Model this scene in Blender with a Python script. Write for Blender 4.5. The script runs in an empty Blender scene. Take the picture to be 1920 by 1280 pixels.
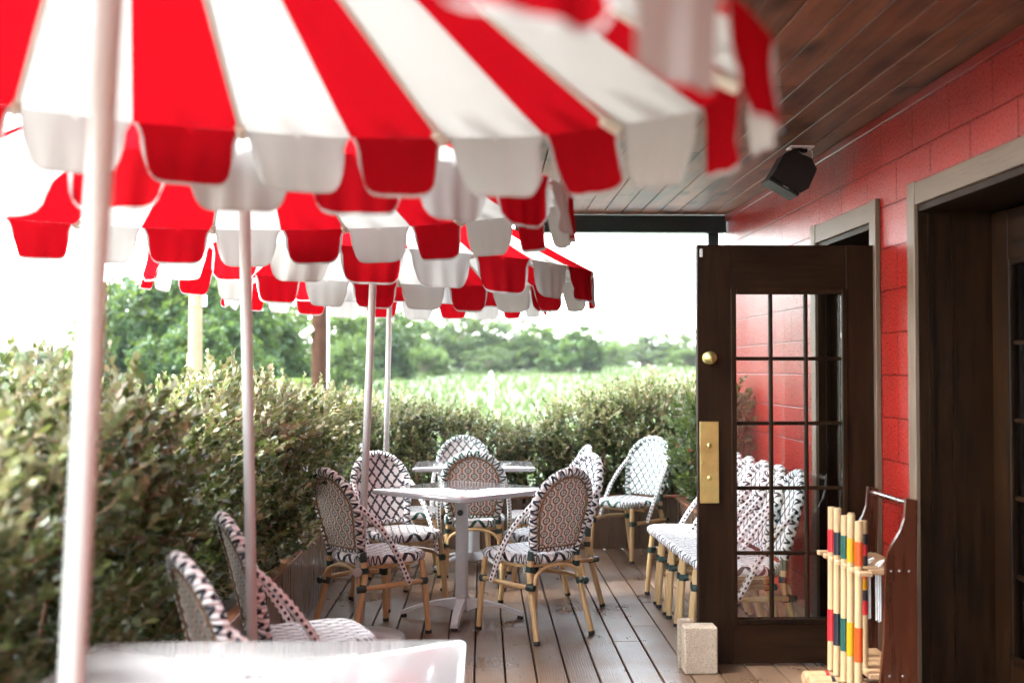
import bpy, math, random
import numpy as np
from mathutils import Vector, Matrix, noise
R = math.radians
PI = math.pi
random.seed(7)
S = bpy.context.scene
COL = S.collection

# ------------------------------------------------------------ camera
cam_d = bpy.data.cameras.new('camera'); cam = bpy.data.objects.new('camera', cam_d); COL.objects.link(cam)
CAMZ = 1.41; F = 2133.0
_f = Vector((55/F, 1, 55/F)).normalized()
cam.location = (0, 0, CAMZ)
cam.rotation_euler = _f.to_track_quat('-Z', 'Y').to_euler()
cam_d.sensor_width = 36; cam_d.lens = 40
cam_d.clip_start = 0.05; cam_d.clip_end = 4000
cam_d.dof.use_dof = True; cam_d.dof.focus_distance = 6.2; cam_d.dof.aperture_fstop = 1.9
S.camera = cam

# ------------------------------------------------------------ light
SUN_EL, SUN_AZ = R(56), R(-100)     # azimuth from +Y towards +X: hazy sun from the left and behind
w = bpy.data.worlds.new('World'); S.world = w; w.use_nodes = True
nt = w.node_tree; nt.nodes.clear()
sky = nt.nodes.new('ShaderNodeTexSky'); sky.sky_type = 'NISHITA'; sky.sun_disc = False
sky.sun_elevation = SUN_EL; sky.sun_rotation = SUN_AZ
sky.air_density = 1.0; sky.dust_density = 1.5; sky.ozone_density = 1.0
hs = nt.nodes.new('ShaderNodeHueSaturation'); hs.inputs['Saturation'].default_value = 0.30
bg = nt.nodes.new('ShaderNodeBackground'); bg.inputs['Strength'].default_value = 0.15
wo = nt.nodes.new('ShaderNodeOutputWorld')
nt.links.new(sky.outputs[0], hs.inputs['Color']); 
tint = nt.nodes.new('ShaderNodeMix'); tint.data_type = 'RGBA'; tint.blend_type = 'MULTIPLY'; tint.inputs[0].default_value = 1; tint.inputs[7].default_value = (.965, .995, .97, 1)
nt.links.new(hs.outputs[0], tint.inputs[6]); nt.links.new(tint.outputs[2], bg.inputs['Color']); nt.links.new(bg.outputs[0], wo.inputs['Surface'])
sd = bpy.data.lights.new('sun', 'SUN'); sd.energy = .85; sd.angle = R(22); sd.color = (1.0, 1.0, 0.97)
sun = bpy.data.objects.new('sun', sd); COL.objects.link(sun)
sdir = Vector((math.sin(SUN_AZ)*math.cos(SUN_EL), math.cos(SUN_AZ)*math.cos(SUN_EL), math.sin(SUN_EL)))
sun.rotation_euler = sdir.to_track_quat('Z', 'Y').to_euler()
S.view_settings.view_transform = 'Standard'; S.view_settings.look = 'None'
S.view_settings.exposure = 4.4; S.view_settings.gamma = 1.0
S.view_settings.use_curve_mapping = False
S.cycles.max_bounces = 10; S.cycles.transparent_max_bounces = 12

def gpt(px, py, z):          # photo pixel -> point on the plane at height z
    v = (py - 695); Y = (CAMZ - z) * F / v
    return Vector(((px - 905) / F * Y, Y, z))
def ypt(px, py, Y):          # photo pixel -> point at depth Y
    return Vector(((px - 905) / F * Y, Y, CAMZ - (py - 695) / F * Y))

# ------------------------------------------------------------ mesh builder
class MB:
    def __init__(s): s.v = []; s.f = []; s.m = []; s.uv = []
    def add(s, vs, fs, mi=0, uvs=None):
        o = len(s.v); s.v += [tuple(p) for p in vs]
        for k, f in enumerate(fs):
            s.f.append([i + o for i in f]); s.m.append(mi)
            s.uv.append([uvs[i] for i in f] if uvs is not None else None)
        return s
    def box(s, x0, x1, y0, y1, z0, z1, mi=0, M=None):
        vs = [Vector(p) for p in ((x0,y0,z0),(x1,y0,z0),(x1,y1,z0),(x0,y1,z0),(x0,y0,z1),(x1,y0,z1),(x1,y1,z1),(x0,y1,z1))]
        if M is not None: vs = [M @ p for p in vs]
        return s.add(vs, [(0,3,2,1),(4,5,6,7),(0,1,5,4),(1,2,6,5),(2,3,7,6),(3,0,4,7)], mi)
    def bbox(s, x0, x1, y0, y1, z0, z1, b=0.003, mi=0, M=None):   # bevelled box
        b = min(b, (x1-x0)*.45, (y1-y0)*.45, (z1-z0)*.45)
        vs = []
        idx = {}
        for a in (0, 1):
            for c in (0, 1):
                for d in (0, 1):
                    X = (x0, x1)[a]; Y = (y0, y1)[c]; Z = (z0, z1)[d]
                    sx = b if a == 0 else -b; sy = b if c == 0 else -b; sz = b if d == 0 else -b
                    idx[a,c,d,'x'] = len(vs); vs.append(Vector((X, Y+sy, Z+sz)))
                    idx[a,c,d,'y'] = len(vs); vs.append(Vector((X+sx, Y, Z+sz)))
                    idx[a,c,d,'z'] = len(vs); vs.append(Vector((X+sx, Y+sy, Z)))
        I = lambda a,c,d,k: idx[a,c,d,k]
        fs = [(I(0,0,0,'x'),I(0,0,1,'x'),I(0,1,1,'x'),I(0,1,0,'x')),(I(1,0,0,'x'),I(1,1,0,'x'),I(1,1,1,'x'),I(1,0,1,'x')),
              (I(0,0,0,'y'),I(1,0,0,'y'),I(1,0,1,'y'),I(0,0,1,'y')),(I(0,1,0,'y'),I(0,1,1,'y'),I(1,1,1,'y'),I(1,1,0,'y')),
              (I(0,0,0,'z'),I(0,1,0,'z'),I(1,1,0,'z'),I(1,0,0,'z')),(I(0,0,1,'z'),I(1,0,1,'z'),I(1,1,1,'z'),I(0,1,1,'z'))]
        for a in (0,1):
            for c in (0,1):
                fs.append((I(a,c,0,'x'),I(a,c,1,'x'),I(a,c,1,'y'),I(a,c,0,'y')))
                fs.append((I(a,0,c,'x'),I(a,1,c,'x'),I(a,1,c,'z'),I(a,0,c,'z')))
                fs.append((I(0,a,c,'y'),I(1,a,c,'y'),I(1,a,c,'z'),I(0,a,c,'z')))
                for d in (0,1): fs.append((I(a,c,d,'x'),I(a,c,d,'y'),I(a,c,d,'z')))
        if M is not None: vs = [M @ p for p in vs]
        return s.add(vs, fs, mi)
    def tube(s, pts, rad, n=10, mi=0, cap=True, closed=False, flat=1.0, nrm=None):
        pts = [Vector(p) for p in pts]; m = len(pts)
        if not hasattr(rad, '__len__'): rad = [rad]*m
        tg = []
        for i in range(m):
            if closed: t = pts[(i+1) % m] - pts[i-1]
            else: t = pts[min(i+1, m-1)] - pts[max(i-1, 0)]
            tg.append(t.normalized())
        a = Vector(nrm) if nrm is not None else (Vector((0,0,1)) if abs(tg[0].z) < .9 else Vector((1,0,0)))
        u = (a - tg[0]*a.dot(tg[0])).normalized()
        vs = []; uvs = []; L = 0
        for i in range(m):
            u = (u - tg[i]*u.dot(tg[i])).normalized(); w_ = tg[i].cross(u)
            if i: L += (pts[i]-pts[i-1]).length
            for k in range(n + 1):
                an = 2*PI*k/n
                vs.append(pts[i] + u*math.cos(an)*rad[i] + w_*math.sin(an)*rad[i]*flat)
                uvs.append((L, k/n))
        fs = []
        q = n + 1
        for i in range(m-1):
            for k in range(n): fs.append((i*q+k, i*q+k+1, (i+1)*q+k+1, (i+1)*q+k))
        if closed:
            for k in range(n): fs.append(((m-1)*q+k, (m-1)*q+k+1, k+1, k))
        elif cap:
            fs.append(tuple(range(n-1, -1, -1))); fs.append(tuple((m-1)*q+k for k in range(n)))
        return s.add(vs, fs, mi, uvs)
    def lathe(s, prof, n=20, mi=0, M=None):
        vs = []
        for r_, z_ in prof:
            for k in range(n):
                a = 2*PI*k/n; p = Vector((r_*math.cos(a), r_*math.sin(a), z_))
                vs.append(M @ p if M is not None else p)
        fs = []
        for i in range(len(prof)-1):
            for k in range(n): fs.append((i*n+k, i*n+(k+1)%n, (i+1)*n+(k+1)%n, (i+1)*n+k))
        fs.append(tuple(range(n-1,-1,-1))); fs.append(tuple((len(prof)-1)*n+k for k in range(n)))
        return s.add(vs, fs, mi)
    def prism(s, poly, a, b, axis='y', mi=0, M=None):   # polygon in two axes, extruded along the third
        def P(p, t):
            q = {'y': (p[0], t, p[1]), 'x': (t, p[0], p[1]), 'z': (p[0], p[1], t)}[axis]
            q = Vector(q); return M @ q if M is not None else q
        n = len(poly)
        vs = [P(p, a) for p in poly] + [P(p, b) for p in poly]
        fs = [tuple(range(n)), tuple(range(2*n-1, n-1, -1))] + [(i, n+i, n+(i+1)%n, (i+1)%n) for i in range(n)]
        return s.add(vs, fs, mi)
    def build(s, name, mats, parent=None, smooth=True, angle=35):
        me = bpy.data.meshes.new(name)
        me.from_pydata(s.v, [], s.f)
        if not isinstance(mats, (list, tuple)): mats = [mats]
        for m in mats: me.materials.append(m)
        me.polygons.foreach_set('material_index', s.m)
        if any(u is not None for u in s.uv):
            l = me.uv_layers.new(name='UVMap'); arr = []
            for f, u in zip(s.f, s.uv):
                for j in range(len(f)): arr += list(u[j]) if u is not None else [0, 0]
            l.data.foreach_set('uv', arr)
        if smooth:
            me.polygons.foreach_set('use_smooth', [True]*len(s.f))
            me.set_sharp_from_angle(angle=R(angle))
        me.validate(); me.update()
        o = bpy.data.objects.new(name, me); COL.objects.link(o)
        if parent is not None: o.parent = parent
        return o

def tag(o, label=None, cat=None, group=None, kind=None):
    if label: o['label'] = label
    if cat: o['category'] = cat
    if group: o['group'] = group
    if kind: o['kind'] = kind
    return o
def thing(name, label, cat, loc=(0,0,0), rz=0, group=None):
    o = bpy.data.objects.new(name, None); COL.objects.link(o)
    o.location = loc; o.rotation_euler = (0, 0, rz); o.empty_display_size = .1
    return tag(o, label, cat, group)
def kids(o): return [c for c in COL.objects if c.parent == o]
def copy_tree(o, kidmap=None):
    c = o.copy(); COL.objects.link(c)
    for k in kids(o):
        k2 = k.copy(); COL.objects.link(k2); k2.parent = c
        for g in kids(k):
            g2 = g.copy(); COL.objects.link(g2); g2.parent = k2
    return c

# ------------------------------------------------------------ materials
class N:
    def __init__(s, name):
        s.m = bpy.data.materials.new(name); s.m.use_nodes = True; s.t = s.m.node_tree
        s.t.nodes.clear(); s.out = s.n('OutputMaterial')
    def n(s, t, **kw):
        x = s.t.nodes.new('ShaderNode' + t)
        for k, v in kw.items():
            if k.startswith('_'): setattr(x, k[1:], v)
            else: x.inputs[k.replace('_', ' ')].default_value = v
        return x
    def l(s, a, b): s.t.links.new(a, b)
    def math(s, op, a, b=None, c=None, clamp=False):
        x = s.n('Math', _operation=op, _use_clamp=clamp)
        for i, q in enumerate((a, b, c)):
            if q is None: continue
            if isinstance(q, (int, float)): x.inputs[i].default_value = q
            else: s.l(q, x.inputs[i])
        return x.outputs[0]
    def mix(s, fac, a, b, blend='MIX'):
        x = s.n('Mix', _data_type='RGBA', _blend_type=blend)
        for i, q in ((0, fac), (6, a), (7, b)):
            if isinstance(q, (int, float)): x.inputs[i].default_value = q
            elif isinstance(q, tuple): x.inputs[i].default_value = (*q[:3], 1)
            else: s.l(q, x.inputs[i])
        return x.outputs[2]
    def ramp(s, fac, stops, interp='LINEAR'):
        x = s.n('ValToRGB'); s.l(fac, x.inputs[0]); e = x.color_ramp.elements; x.color_ramp.interpolation = interp
        while len(e) < len(stops): e.new(0.5)
        for q, (p, c) in zip(e, stops): q.position = p; q.color = (*c, 1) if len(c) == 3 else c
        return x.outputs[0]
    def coord(s, kind='Object', scale=(1,1,1), loc=(0,0,0), rot=(0,0,0)):
        c = s.n('TexCoord'); mp = s.n('Mapping'); s.l(c.outputs[kind], mp.inputs[0])
        mp.inputs['Scale'].default_value = scale; mp.inputs['Location'].default_value = loc; mp.inputs['Rotation'].default_value = rot
        return mp.outputs[0]
    def noise(s, vec, scale, detail=4, rough=.5):
        x = s.n('TexNoise', Scale=scale, Detail=detail, Roughness=rough); s.l(vec, x.inputs['Vector']); return x.outputs['Fac']
    def bump(s, h, strength=.3, dist=.01, normal=None):
        x = s.n('Bump', Strength=strength, Distance=dist); s.l(h, x.inputs['Height'])
        if normal is not None: s.l(normal, x.inputs['Normal'])
        return x.outputs[0]
    def bsdf(s, color, rough=.5, metal=0, bump=None, spec=.5, coat=0, coat_rough=.1, link=True, alpha=None):
        b = s.n('BsdfPrincipled')
        for k, q in (('Base Color', color), ('Roughness', rough), ('Metallic', metal), ('Specular IOR Level', spec), ('Coat Weight', coat), ('Coat Roughness', coat_rough)):
            if isinstance(q, (int, float)): b.inputs[k].default_value = q
            elif isinstance(q, tuple): b.inputs[k].default_value = (*q[:3], 1)
            else: s.l(q, b.inputs[k])
        if bump is not None: s.l(bump, b.inputs['Normal'])
        if link: s.l(b.outputs[0], s.out.inputs[0])
        return b
M = {}
def simple(name, col, rough=.5, metal=0, spec=.5, coat=0, nscale=30, var=.12, bump=0.0, bs=200):
    n = N(name); v = n.coord('Object')
    f = n.noise(v, nscale, 5, .6)
    c = n.ramp(f, [(.3, tuple(x*(1-var) for x in col)), (.7, tuple(min(1, x*(1+var)) for x in col))])
    bp = n.bump(n.noise(v, bs, 3), bump, .002) if bump else None
    rr = n.math('ADD', n.math('MULTIPLY', n.noise(v, nscale*.4, 3), .2), rough - .1)
    n.bsdf(c, rr, metal, bp, spec, coat); M[name] = n.m; return n.m

def fabric(name, col, tr):
    n = N(name); v = n.coord('Object')
    f = n.noise(v, 5, 4); wv = n.noise(v, 900, 2)
    c = n.ramp(f, [(.3, tuple(x*.93 for x in col)), (.7, col)])
    bp = n.bump(wv, .15, .001, n.bump(f, .25, .02))
    d = n.n('BsdfDiffuse'); t = n.n('BsdfTranslucent'); mx = n.n('MixShader')
    n.l(c, d.inputs[0]); t.inputs[0].default_value = (*tr, 1); n.l(bp, d.inputs['Normal']); n.l(bp, t.inputs['Normal'])
    mx.inputs[0].default_value = .5; n.l(d.outputs[0], mx.inputs[1]); n.l(t.outputs[0], mx.inputs[2]); n.l(mx.outputs[0], n.out.inputs[0])
    M[name] = n.m
fabric('red_canvas', (.33, .004, .008), (.12, .001, .0025))
fabric('white_canvas', (.49, .478, .45), (.14, .136, .127))
fabric('trim_canvas', (.46, .44, .42), (.10, .095, .09))
simple('white_paint', (.43, .425, .415), .35, nscale=8, var=.05)
simple('aluminium', (.55, .53, .48), .4, .2, nscale=10)
simple('clip_plastic', (.5, .46, .38), .5)
simple('table_white', (.35, .35, .36), .07, nscale=6, var=.03, coat=.4)
simple('table_base', (.50, .51, .52), .4, nscale=20, var=.06)
simple('black_rubber', (.012, .012, .013), .6)
simple('binding', (.010, .035, .030), .45, nscale=60, var=.4, bump=.6, bs=400)
simple('brass', (.48, .43, .17), .42, 1.0, nscale=14, var=.15)
simple('speaker_black', (.0022, .0025, .0025), .5, bump=.3, bs=900)
simple('speaker_grey', (.006, .007, .007), .6)
simple('beam_green', (.008, .030, .028), .35, nscale=4, var=.2)
simple('steel', (.5, .5, .5), .35, .9)
simple('wire_white', (.75, .75, .76), .35)
simple('concrete', (.30, .295, .28), .85, nscale=3, var=.15, bump=.3, bs=60)
simple('soil', (.05, .033, .022), .9, nscale=20, var=.5, bump=1, bs=40)
simple('utility_tan', (.20, .125, .070), .8, nscale=3, var=.15, bump=.2, bs=20)
simple('utility_brown', (.032, .014, .008), .95, spec=.1, nscale=5, var=.3, bump=.4, bs=30)
simple('yellow_flower', (.75, .50, .03), .6)
simple('roofing', (.12, .12, .12), .9)
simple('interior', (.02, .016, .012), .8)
simple('berry', (.5, .01, .01), .3)

def wood(name, c0, c1, rough=.4, axis='Z', scale=6, knots=False, coat=0, spec=.5, bstr=.15):
    n = N(name)
    sc = {'Z': (scale*4, scale*4, scale*.35), 'Y': (scale*4, scale*.35, scale*4), 'X': (scale*.35, scale*4, scale*4)}[axis]
    v = n.coord('Object', scale=sc)
    big = n.noise(n.coord('Object'), 2.5, 3)
    w1 = n.noise(v, 1.2, 8, .65)
    geo = n.n('NewGeometry')
    f = n.math('ADD', n.math('MULTIPLY', w1, .75), n.math('MULTIPLY', big, .25))
    f = n.math('ADD', f, n.math('MULTIPLY', n.math('SUBTRACT', geo.outputs['Random Per Island'], .5), .16))
    c = n.ramp(f, [(.32, c0), (.68, c1)])
    if knots:
        kv = n.coord('Object', scale={'Y': (9, 3.2, 9), 'Z': (9, 9, 3.2), 'X': (3.2, 9, 9)}[axis])
        vo = n.n('TexVoronoi', Scale=.62); n.l(kv, vo.inputs['Vector'])
        k = n.ramp(vo.outputs['Distance'], [(.05, (1,1,1)), (.30, (0,0,0))])
        c = n.mix(n.math('MULTIPLY', k, .85), c, tuple(x*.12 for x in c0))
    bp = n.bump(w1, bstr, .004)
    n.bsdf(c, n.math('ADD', n.math('MULTIPLY', w1, .25), rough-.12), 0, bp, spec, coat); M[name] = n.m
wood('dark_wood', (.0018, .0007, .0003), (.022, .0085, .0025), .5, 'Z', 7, spec=.10)
wood('dark_wood_rail', (.0018, .0007, .0003), (.022, .0085, .0025), .5, 'X', 7, spec=.10)
wood('trim_wood', (.070, .042, .025), (.14, .090, .056), .5, 'Z', 9, bstr=.5)
wood('trim_wood_head', (.070, .042, .025), (.14, .090, .056), .5, 'Y', 9, bstr=.5)
wood('ceiling_wood', (.030, .012, .006), (.26, .130, .070), .45, 'Y', 3, knots=True, spec=.20, bstr=.3)
wood('bamboo', (.44, .28, .125), (.60, .42, .21), .35, 'Z', 5, bstr=.05)
wood('frame_brown', (.16, .075, .03), (.26, .13, .055), .4, 'Z', 5)
wood('mallet_wood', (.36, .23, .115), (.48, .33, .185), .4, 'Z', 5, bstr=.05)
wood('stand_wood', (.028, .0070, .0026), (.075, .018, .007), .28, 'Z', 5, coat=.15, bstr=.05)
wood('shelf_wood', (.30, .17, .085), (.42, .27, .155), .4, 'Y', 5, bstr=.05)
wood('planter_wood', (.060, .038, .026), (.15, .100, .068), .28, 'Z', 4, bstr=.2)
wood('planter_rim', (.14, .055, .028), (.26, .11, .055), .4, 'Y', 4)
for nm, c in (('paint_red', (.42,.015,.02)), ('paint_black', (.012,.014,.02)), ('paint_green', (.01,.06,.045)), ('paint_yellow', (.50,.22,.004)), ('paint_orange', (.50,.055,.006))):
    simple(nm, c, .3, nscale=10, var=.06)

# deck boards: grain, knots of damp that shine
n = N('deck_wood'); v = n.coord('Object', scale=(38, 1.6, 1)); w1 = n.noise(v, 1.3, 8, .7)
geo = n.n('NewGeometry'); co = n.coord('Object')
wv = n.n('TexWave', _wave_type='BANDS', _bands_direction='X', Scale=26, Distortion=7, Detail=3); wv.inputs['Detail Scale'].default_value = 1.2
n.l(n.coord('Object', scale=(1, .12, 1)), wv.inputs['Vector'])
f = n.math('ADD', n.math('MULTIPLY', w1, .6), n.math('MULTIPLY', geo.outputs['Random Per Island'], .25))
f = n.math('ADD', f, n.math('MULTIPLY', wv.outputs['Fac'], .15))
c = n.ramp(f, [(.25, (.085, .047, .027)), (.8, (.23, .148, .095))])
wet = n.ramp(n.noise(co, 1.7, 5, .6), [(.42, (0,0,0)), (.66, (1,1,1))])
c = n.mix(n.math('MULTIPLY', wet, .45), c, (.07, .040, .026))
rg = n.math('SUBTRACT', n.math('ADD', .36, n.math('MULTIPLY', w1, .22)), n.math('MULTIPLY', wet, .26))
bp = n.bump(n.math('ADD', n.math('MULTIPLY', w1, .6), n.math('MULTIPLY', wv.outputs['Fac'], .4)), .35, .003)
n.bsdf(c, rg, 0, bp, .6, n.math('MULTIPLY', wet, .35), .06); M['deck_wood'] = n.m

# painted concrete block wall
n = N('block_wall'); v = n.coord('UV', loc=(0, .01, 0)); ob = n.coord('Object')
br = n.n('TexBrick', _offset=.5, _squash=1, Scale=1, Mortar_Size=.0045, Mortar_Smooth=.6, Bias=0, Brick_Width=.4, Row_Height=.2)
br.inputs['Color1'].default_value = (1,1,1,1); br.inputs['Color2'].default_value = (.8,.8,.8,1); br.inputs['Mortar'].default_value = (0,0,0,1)
n.l(v, br.inputs['Vector'])
pit = n.ramp(n.noise(ob, 95, 6, .75), [(.36, (0,0,0)), (.60, (1,1,1))])
big = n.noise(ob, 3.0, 4)
c = n.ramp(n.math('ADD', n.math('MULTIPLY', big, .6), n.math('MULTIPLY', pit, .4)), [(.25, (.19, .0085, .0055)), (.75, (.29, .0150, .0095))])
c = n.mix(n.math('MULTIPLY', br.outputs['Fac'], .55), c, (.10, .004, .004))
blk = n.n('Bump', Strength=1.0, Distance=.012); n.l(br.outputs['Fac'], blk.inputs['Height']); blk.invert = True
b2 = n.bump(pit, .25, .0014, blk.outputs[0]); b3 = n.bump(big, .3, .02, b2)
n.bsdf(c, n.math('ADD', .22, n.math('MULTIPLY', pit, .14)), 0, b3, .30); M['block_wall'] = n.m
n = N('red_board'); ob = n.coord('Object', scale=(1, .3, 1)); f = n.noise(ob, 20, 5)
n.bsdf(n.ramp(f, [(.3, (.16, .007, .005)), (.7, (.22, .011, .008))]), .3, 0, n.bump(f, .2, .004)); M['red_board'] = n.m

# travertine block
n = N('travertine'); ob = n.coord('Object'); f = n.noise(ob, 12, 6, .7); p = n.ramp(n.noise(ob, 130, 3, .6), [(.36, (0,0,0)), (.5, (1,1,1))])
n.bsdf(n.mix(n.math('SUBTRACT', 1, p), n.ramp(f, [(.3, (.33, .265, .20)), (.7, (.44, .375, .30))]), (.22, .17, .12)), .75, 0, n.bump(p, .5, .003)); M['travertine'] = n.m

# glass
n = N('glass'); g = n.n('BsdfGlossy', Roughness=.02); t = n.n('BsdfTransparent'); t.inputs[0].default_value = (.93, .94, .93, 1)
fr = n.n('Fresnel', IOR=1.5); mx = n.n('MixShader'); n.l(n.math('ADD', n.math('MULTIPLY', fr.outputs[0], 1.6), .02, clamp=True), mx.inputs[0])
n.l(t.outputs[0], mx.inputs[1]); n.l(g.outputs[0], mx.inputs[2]); n.l(mx.outputs[0], n.out.inputs[0]); M['glass'] = n.m

# woven plastic patterns (UV in metres)
def snap(n, x, q): return n.math('MULTIPLY', n.math('FLOOR', n.math('DIVIDE', x, q)), q)
def sepuv(n):
    tc = n.n('TexCoord'); sp = n.n('SeparateXYZ'); n.l(tc.outputs['UV'], sp.inputs[0]); return sp.outputs[0], sp.outputs[1]
def strands(n, u, v_, q, st=.6):
    a = n.math('SINE', n.math('MULTIPLY', u, 2*PI/q)); b = n.math('SINE', n.math('MULTIPLY', v_, 2*PI/q))
    return n.bump(n.math('MULTIPLY', a, b), st, q*.35)
WHITE = (.84, .83, .84); INK = (.012, .018, .035); GREEN = (.004, .085, .066)
def weave_diamond(name, a, ink, wdt=.17):
    n = N(name); u, v_ = sepuv(n); q = .0068
    us = snap(n, u, q); vs = snap(n, v_, q)
    p = n.math('FRACT', n.math('ADD', n.math('DIVIDE', us, a), n.math('DIVIDE', vs, a*1.28)))
    r_ = n.math('FRACT', n.math('SUBTRACT', n.math('DIVIDE', us, a), n.math('DIVIDE', vs, a*1.28)))
    dark = n.math('MAXIMUM', n.math('LESS_THAN', p, wdt), n.math('LESS_THAN', r_, wdt))
    n.bsdf(n.mix(dark, WHITE, ink), .45, 0, strands(n, u, v_, q)); M[name] = n.m
weave_diamond('weave_diamond', .067, INK, .25)
weave_diamond('weave_diamond_green', .062, GREEN, .19)
def weave_oct(name, ink):
    n = N(name); u, v_ = sepuv(n); P = .078
    # staggered cells
    row = n.math('FLOOR', n.math('DIVIDE', v_, P*.46))
    sh = n.math('MULTIPLY', n.math('MODULO', n.math('ABSOLUTE', row), 2), .5)
    x = n.math('ABSOLUTE', n.math('SUBTRACT', n.math('FRACT', n.math('ADD', n.math('DIVIDE', u, P), sh)), .5))
    y = n.math('MULTIPLY', n.math('ABSOLUTE', n.math('SUBTRACT', n.math('FRACT', n.math('DIVIDE', v_, P*.46)), .5)), .55)
    d = n.math('MAXIMUM', n.math('MAXIMUM', x, y), n.math('MULTIPLY', n.math('ADD', x, y), .72))
    ring = n.math('MULTIPLY', n.math('GREATER_THAN', d, .205), n.math('LESS_THAN', d, .285))
    inner = n.math('MULTIPLY', n.math('LESS_THAN', d, .19), n.math('LESS_THAN', n.math('MINIMUM', x, y), .04))
    pink = n.math('MULTIPLY', n.math('GREATER_THAN', x, .40), n.math('GREATER_THAN', d, .3))
    c = n.mix(pink, (.78, .70, .64), (.50, .27, .20)); c = n.mix(inner, c, (.30, .29, .25)); c = n.mix(ring, c, ink)
    n.bsdf(c, .5, 0, strands(n, u, v_, .007)); M[name] = n.m
weave_oct('weave_octagon', (.010, .014, .018)); weave_oct('weave_octagon_green', (.006, .038, .032))
def weave_edge(name, ink, per=.05):        # tubes and seat edges: U along, V around 0..1
    n = N(name); u, v_ = sepuv(n)
    z = n.math('PINGPONG', n.math('DIVIDE', u, per), .5)
    d = n.math('ABSOLUTE', n.math('SUBTRACT', n.math('FRACT', n.math('MULTIPLY', v_, 2)), n.math('MULTIPLY', z, 2)))
    dark = n.math('LESS_THAN', d, .23)
    lump = n.math('SINE', n.math('MULTIPLY', n.math('ADD', u, n.math('MULTIPLY', v_, .04)), 2*PI/.02))
    n.bsdf(n.mix(dark, WHITE, ink), .45, 0, n.bump(lump, .8, .006)); M[name] = n.m
weave_edge('weave_edge', INK); weave_edge('weave_edge_green', GREEN)
def weave_seat(name, ink):
    n = N(name); u, v_ = sepuv(n); q = .0085
    us = snap(n, u, q*.7); vs = snap(n, v_, q)
    p = n.math('FRACT', n.math('ADD', n.math('DIVIDE', us, .055), n.math('DIVIDE', vs, .11)))
    r_ = n.math('FRACT', n.math('SUBTRACT', n.math('DIVIDE', us, .055), n.math('DIVIDE', vs, .11)))
    dark = n.math('MAXIMUM', n.math('LESS_THAN', p, .13), n.math('LESS_THAN', r_, .13))
    st = n.math('SINE', n.math('MULTIPLY', v_, 2*PI/q))
    n.bsdf(n.mix(dark, WHITE, ink), .42, 0, n.bump(st, .9, .004)); M[name] = n.m
weave_seat('weave_seat', INK); weave_seat('weave_seat_green', GREEN)
def weave_dot(name, ink):
    n = N(name); u, v_ = sepuv(n)
    a = n.math('LESS_THAN', n.math('FRACT', n.math('DIVIDE', u, .028)), .5)
    b = n.math('LESS_THAN', n.math('FRACT', n.math('ADD', n.math('MULTIPLY', v_, 4), .25)), .52)
    n.bsdf(n.mix(n.math('MULTIPLY', a, b), WHITE, ink), .45, 0, n.bump(n.math('SINE', n.math('MULTIPLY', u, 2*PI/.013)), .5, .003)); M[name] = n.m
weave_dot('weave_dot', INK); weave_dot('weave_dot_green', GREEN)

# leaves
def leafmat(name, stops, back, rough=.42, trans=.35, nz=2.0, spec=.45):
    n = N(name); geo = n.n('NewGeometry'); v = n.coord('Object')
    f = n.math('ADD', n.math('MULTIPLY', geo.outputs['Random Per Island'], .75), n.math('MULTIPLY', n.math('SUBTRACT', n.noise(v, nz, 3), .5), 1.0), clamp=True)
    f = n.math('ADD', f, .12, clamp=True)
    c = n.ramp(f, stops)
    if back is not None: c = n.mix(geo.outputs['Backfacing'], c, back)
    b = n.bsdf(c, rough, 0, None, spec, link=False)
    t = n.n('BsdfTranslucent'); n.l(n.mix(.5, c, (.22, .30, .05)), t.inputs[0])
    mx = n.n('MixShader'); mx.inputs[0].default_value = trans; n.l(b.outputs[0], mx.inputs[1]); n.l(t.outputs[0], mx.inputs[2]); n.l(mx.outputs[0], n.out.inputs[0]); M[name] = n.m
leafmat('hedge_leaf', [(0, (.003, .010, .002)), (.4, (.010, .025, .004)), (.68, (.030, .052, .010)), (.88, (.080, .095, .030)), (1, (.14, .08, .03))], (.10, .12, .06), trans=.20)
leafmat('new_lit_leaf', [(0, (.045, .075, .015)), (.35, (.13, .16, .045)), (.6, (.26, .25, .12)), (.78, (.34, .25, .16)), (1, (.22, .085, .045))], (.30, .29, .20), trans=.28)  # pale new shoots; also paints sunlit hedge brightness into the leaf colour
leafmat('berry_leaf', [(0, (.010, .030, .007)), (.5, (.03, .065, .015)), (1, (.08, .12, .04))], (.12, .15, .08))
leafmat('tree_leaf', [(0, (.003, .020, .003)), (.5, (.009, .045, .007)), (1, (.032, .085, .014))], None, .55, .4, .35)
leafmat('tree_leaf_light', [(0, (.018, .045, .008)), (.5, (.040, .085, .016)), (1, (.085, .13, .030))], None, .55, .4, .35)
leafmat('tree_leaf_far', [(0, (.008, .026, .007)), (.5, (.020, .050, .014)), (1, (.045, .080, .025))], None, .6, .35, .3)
leafmat('grass_blade', [(0, (.044, .068, .026)), (.5, (.060, .084, .036)), (1, (.078, .098, .048))], None, .9, .25, .5, .05)
simple('twig', (.20, .11, .065), .7)
simple('bark', (.10, .075, .055), .9, bump=.5, bs=20)
n = N('field_ground'); v = n.coord('Object'); f = n.math('ADD', n.math('MULTIPLY', n.noise(v, .08, 6, .6), .6), n.math('MULTIPLY', n.noise(v, 3, 4), .4))
n.bsdf(n.ramp(f, [(.3, (.038, .062, .022)), (.55, (.052, .078, .032)), (.75, (.068, .090, .044))]), .9, 0, n.bump(n.noise(v, 6, 5), .6, .1)); M['field_ground'] = n.m

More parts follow.
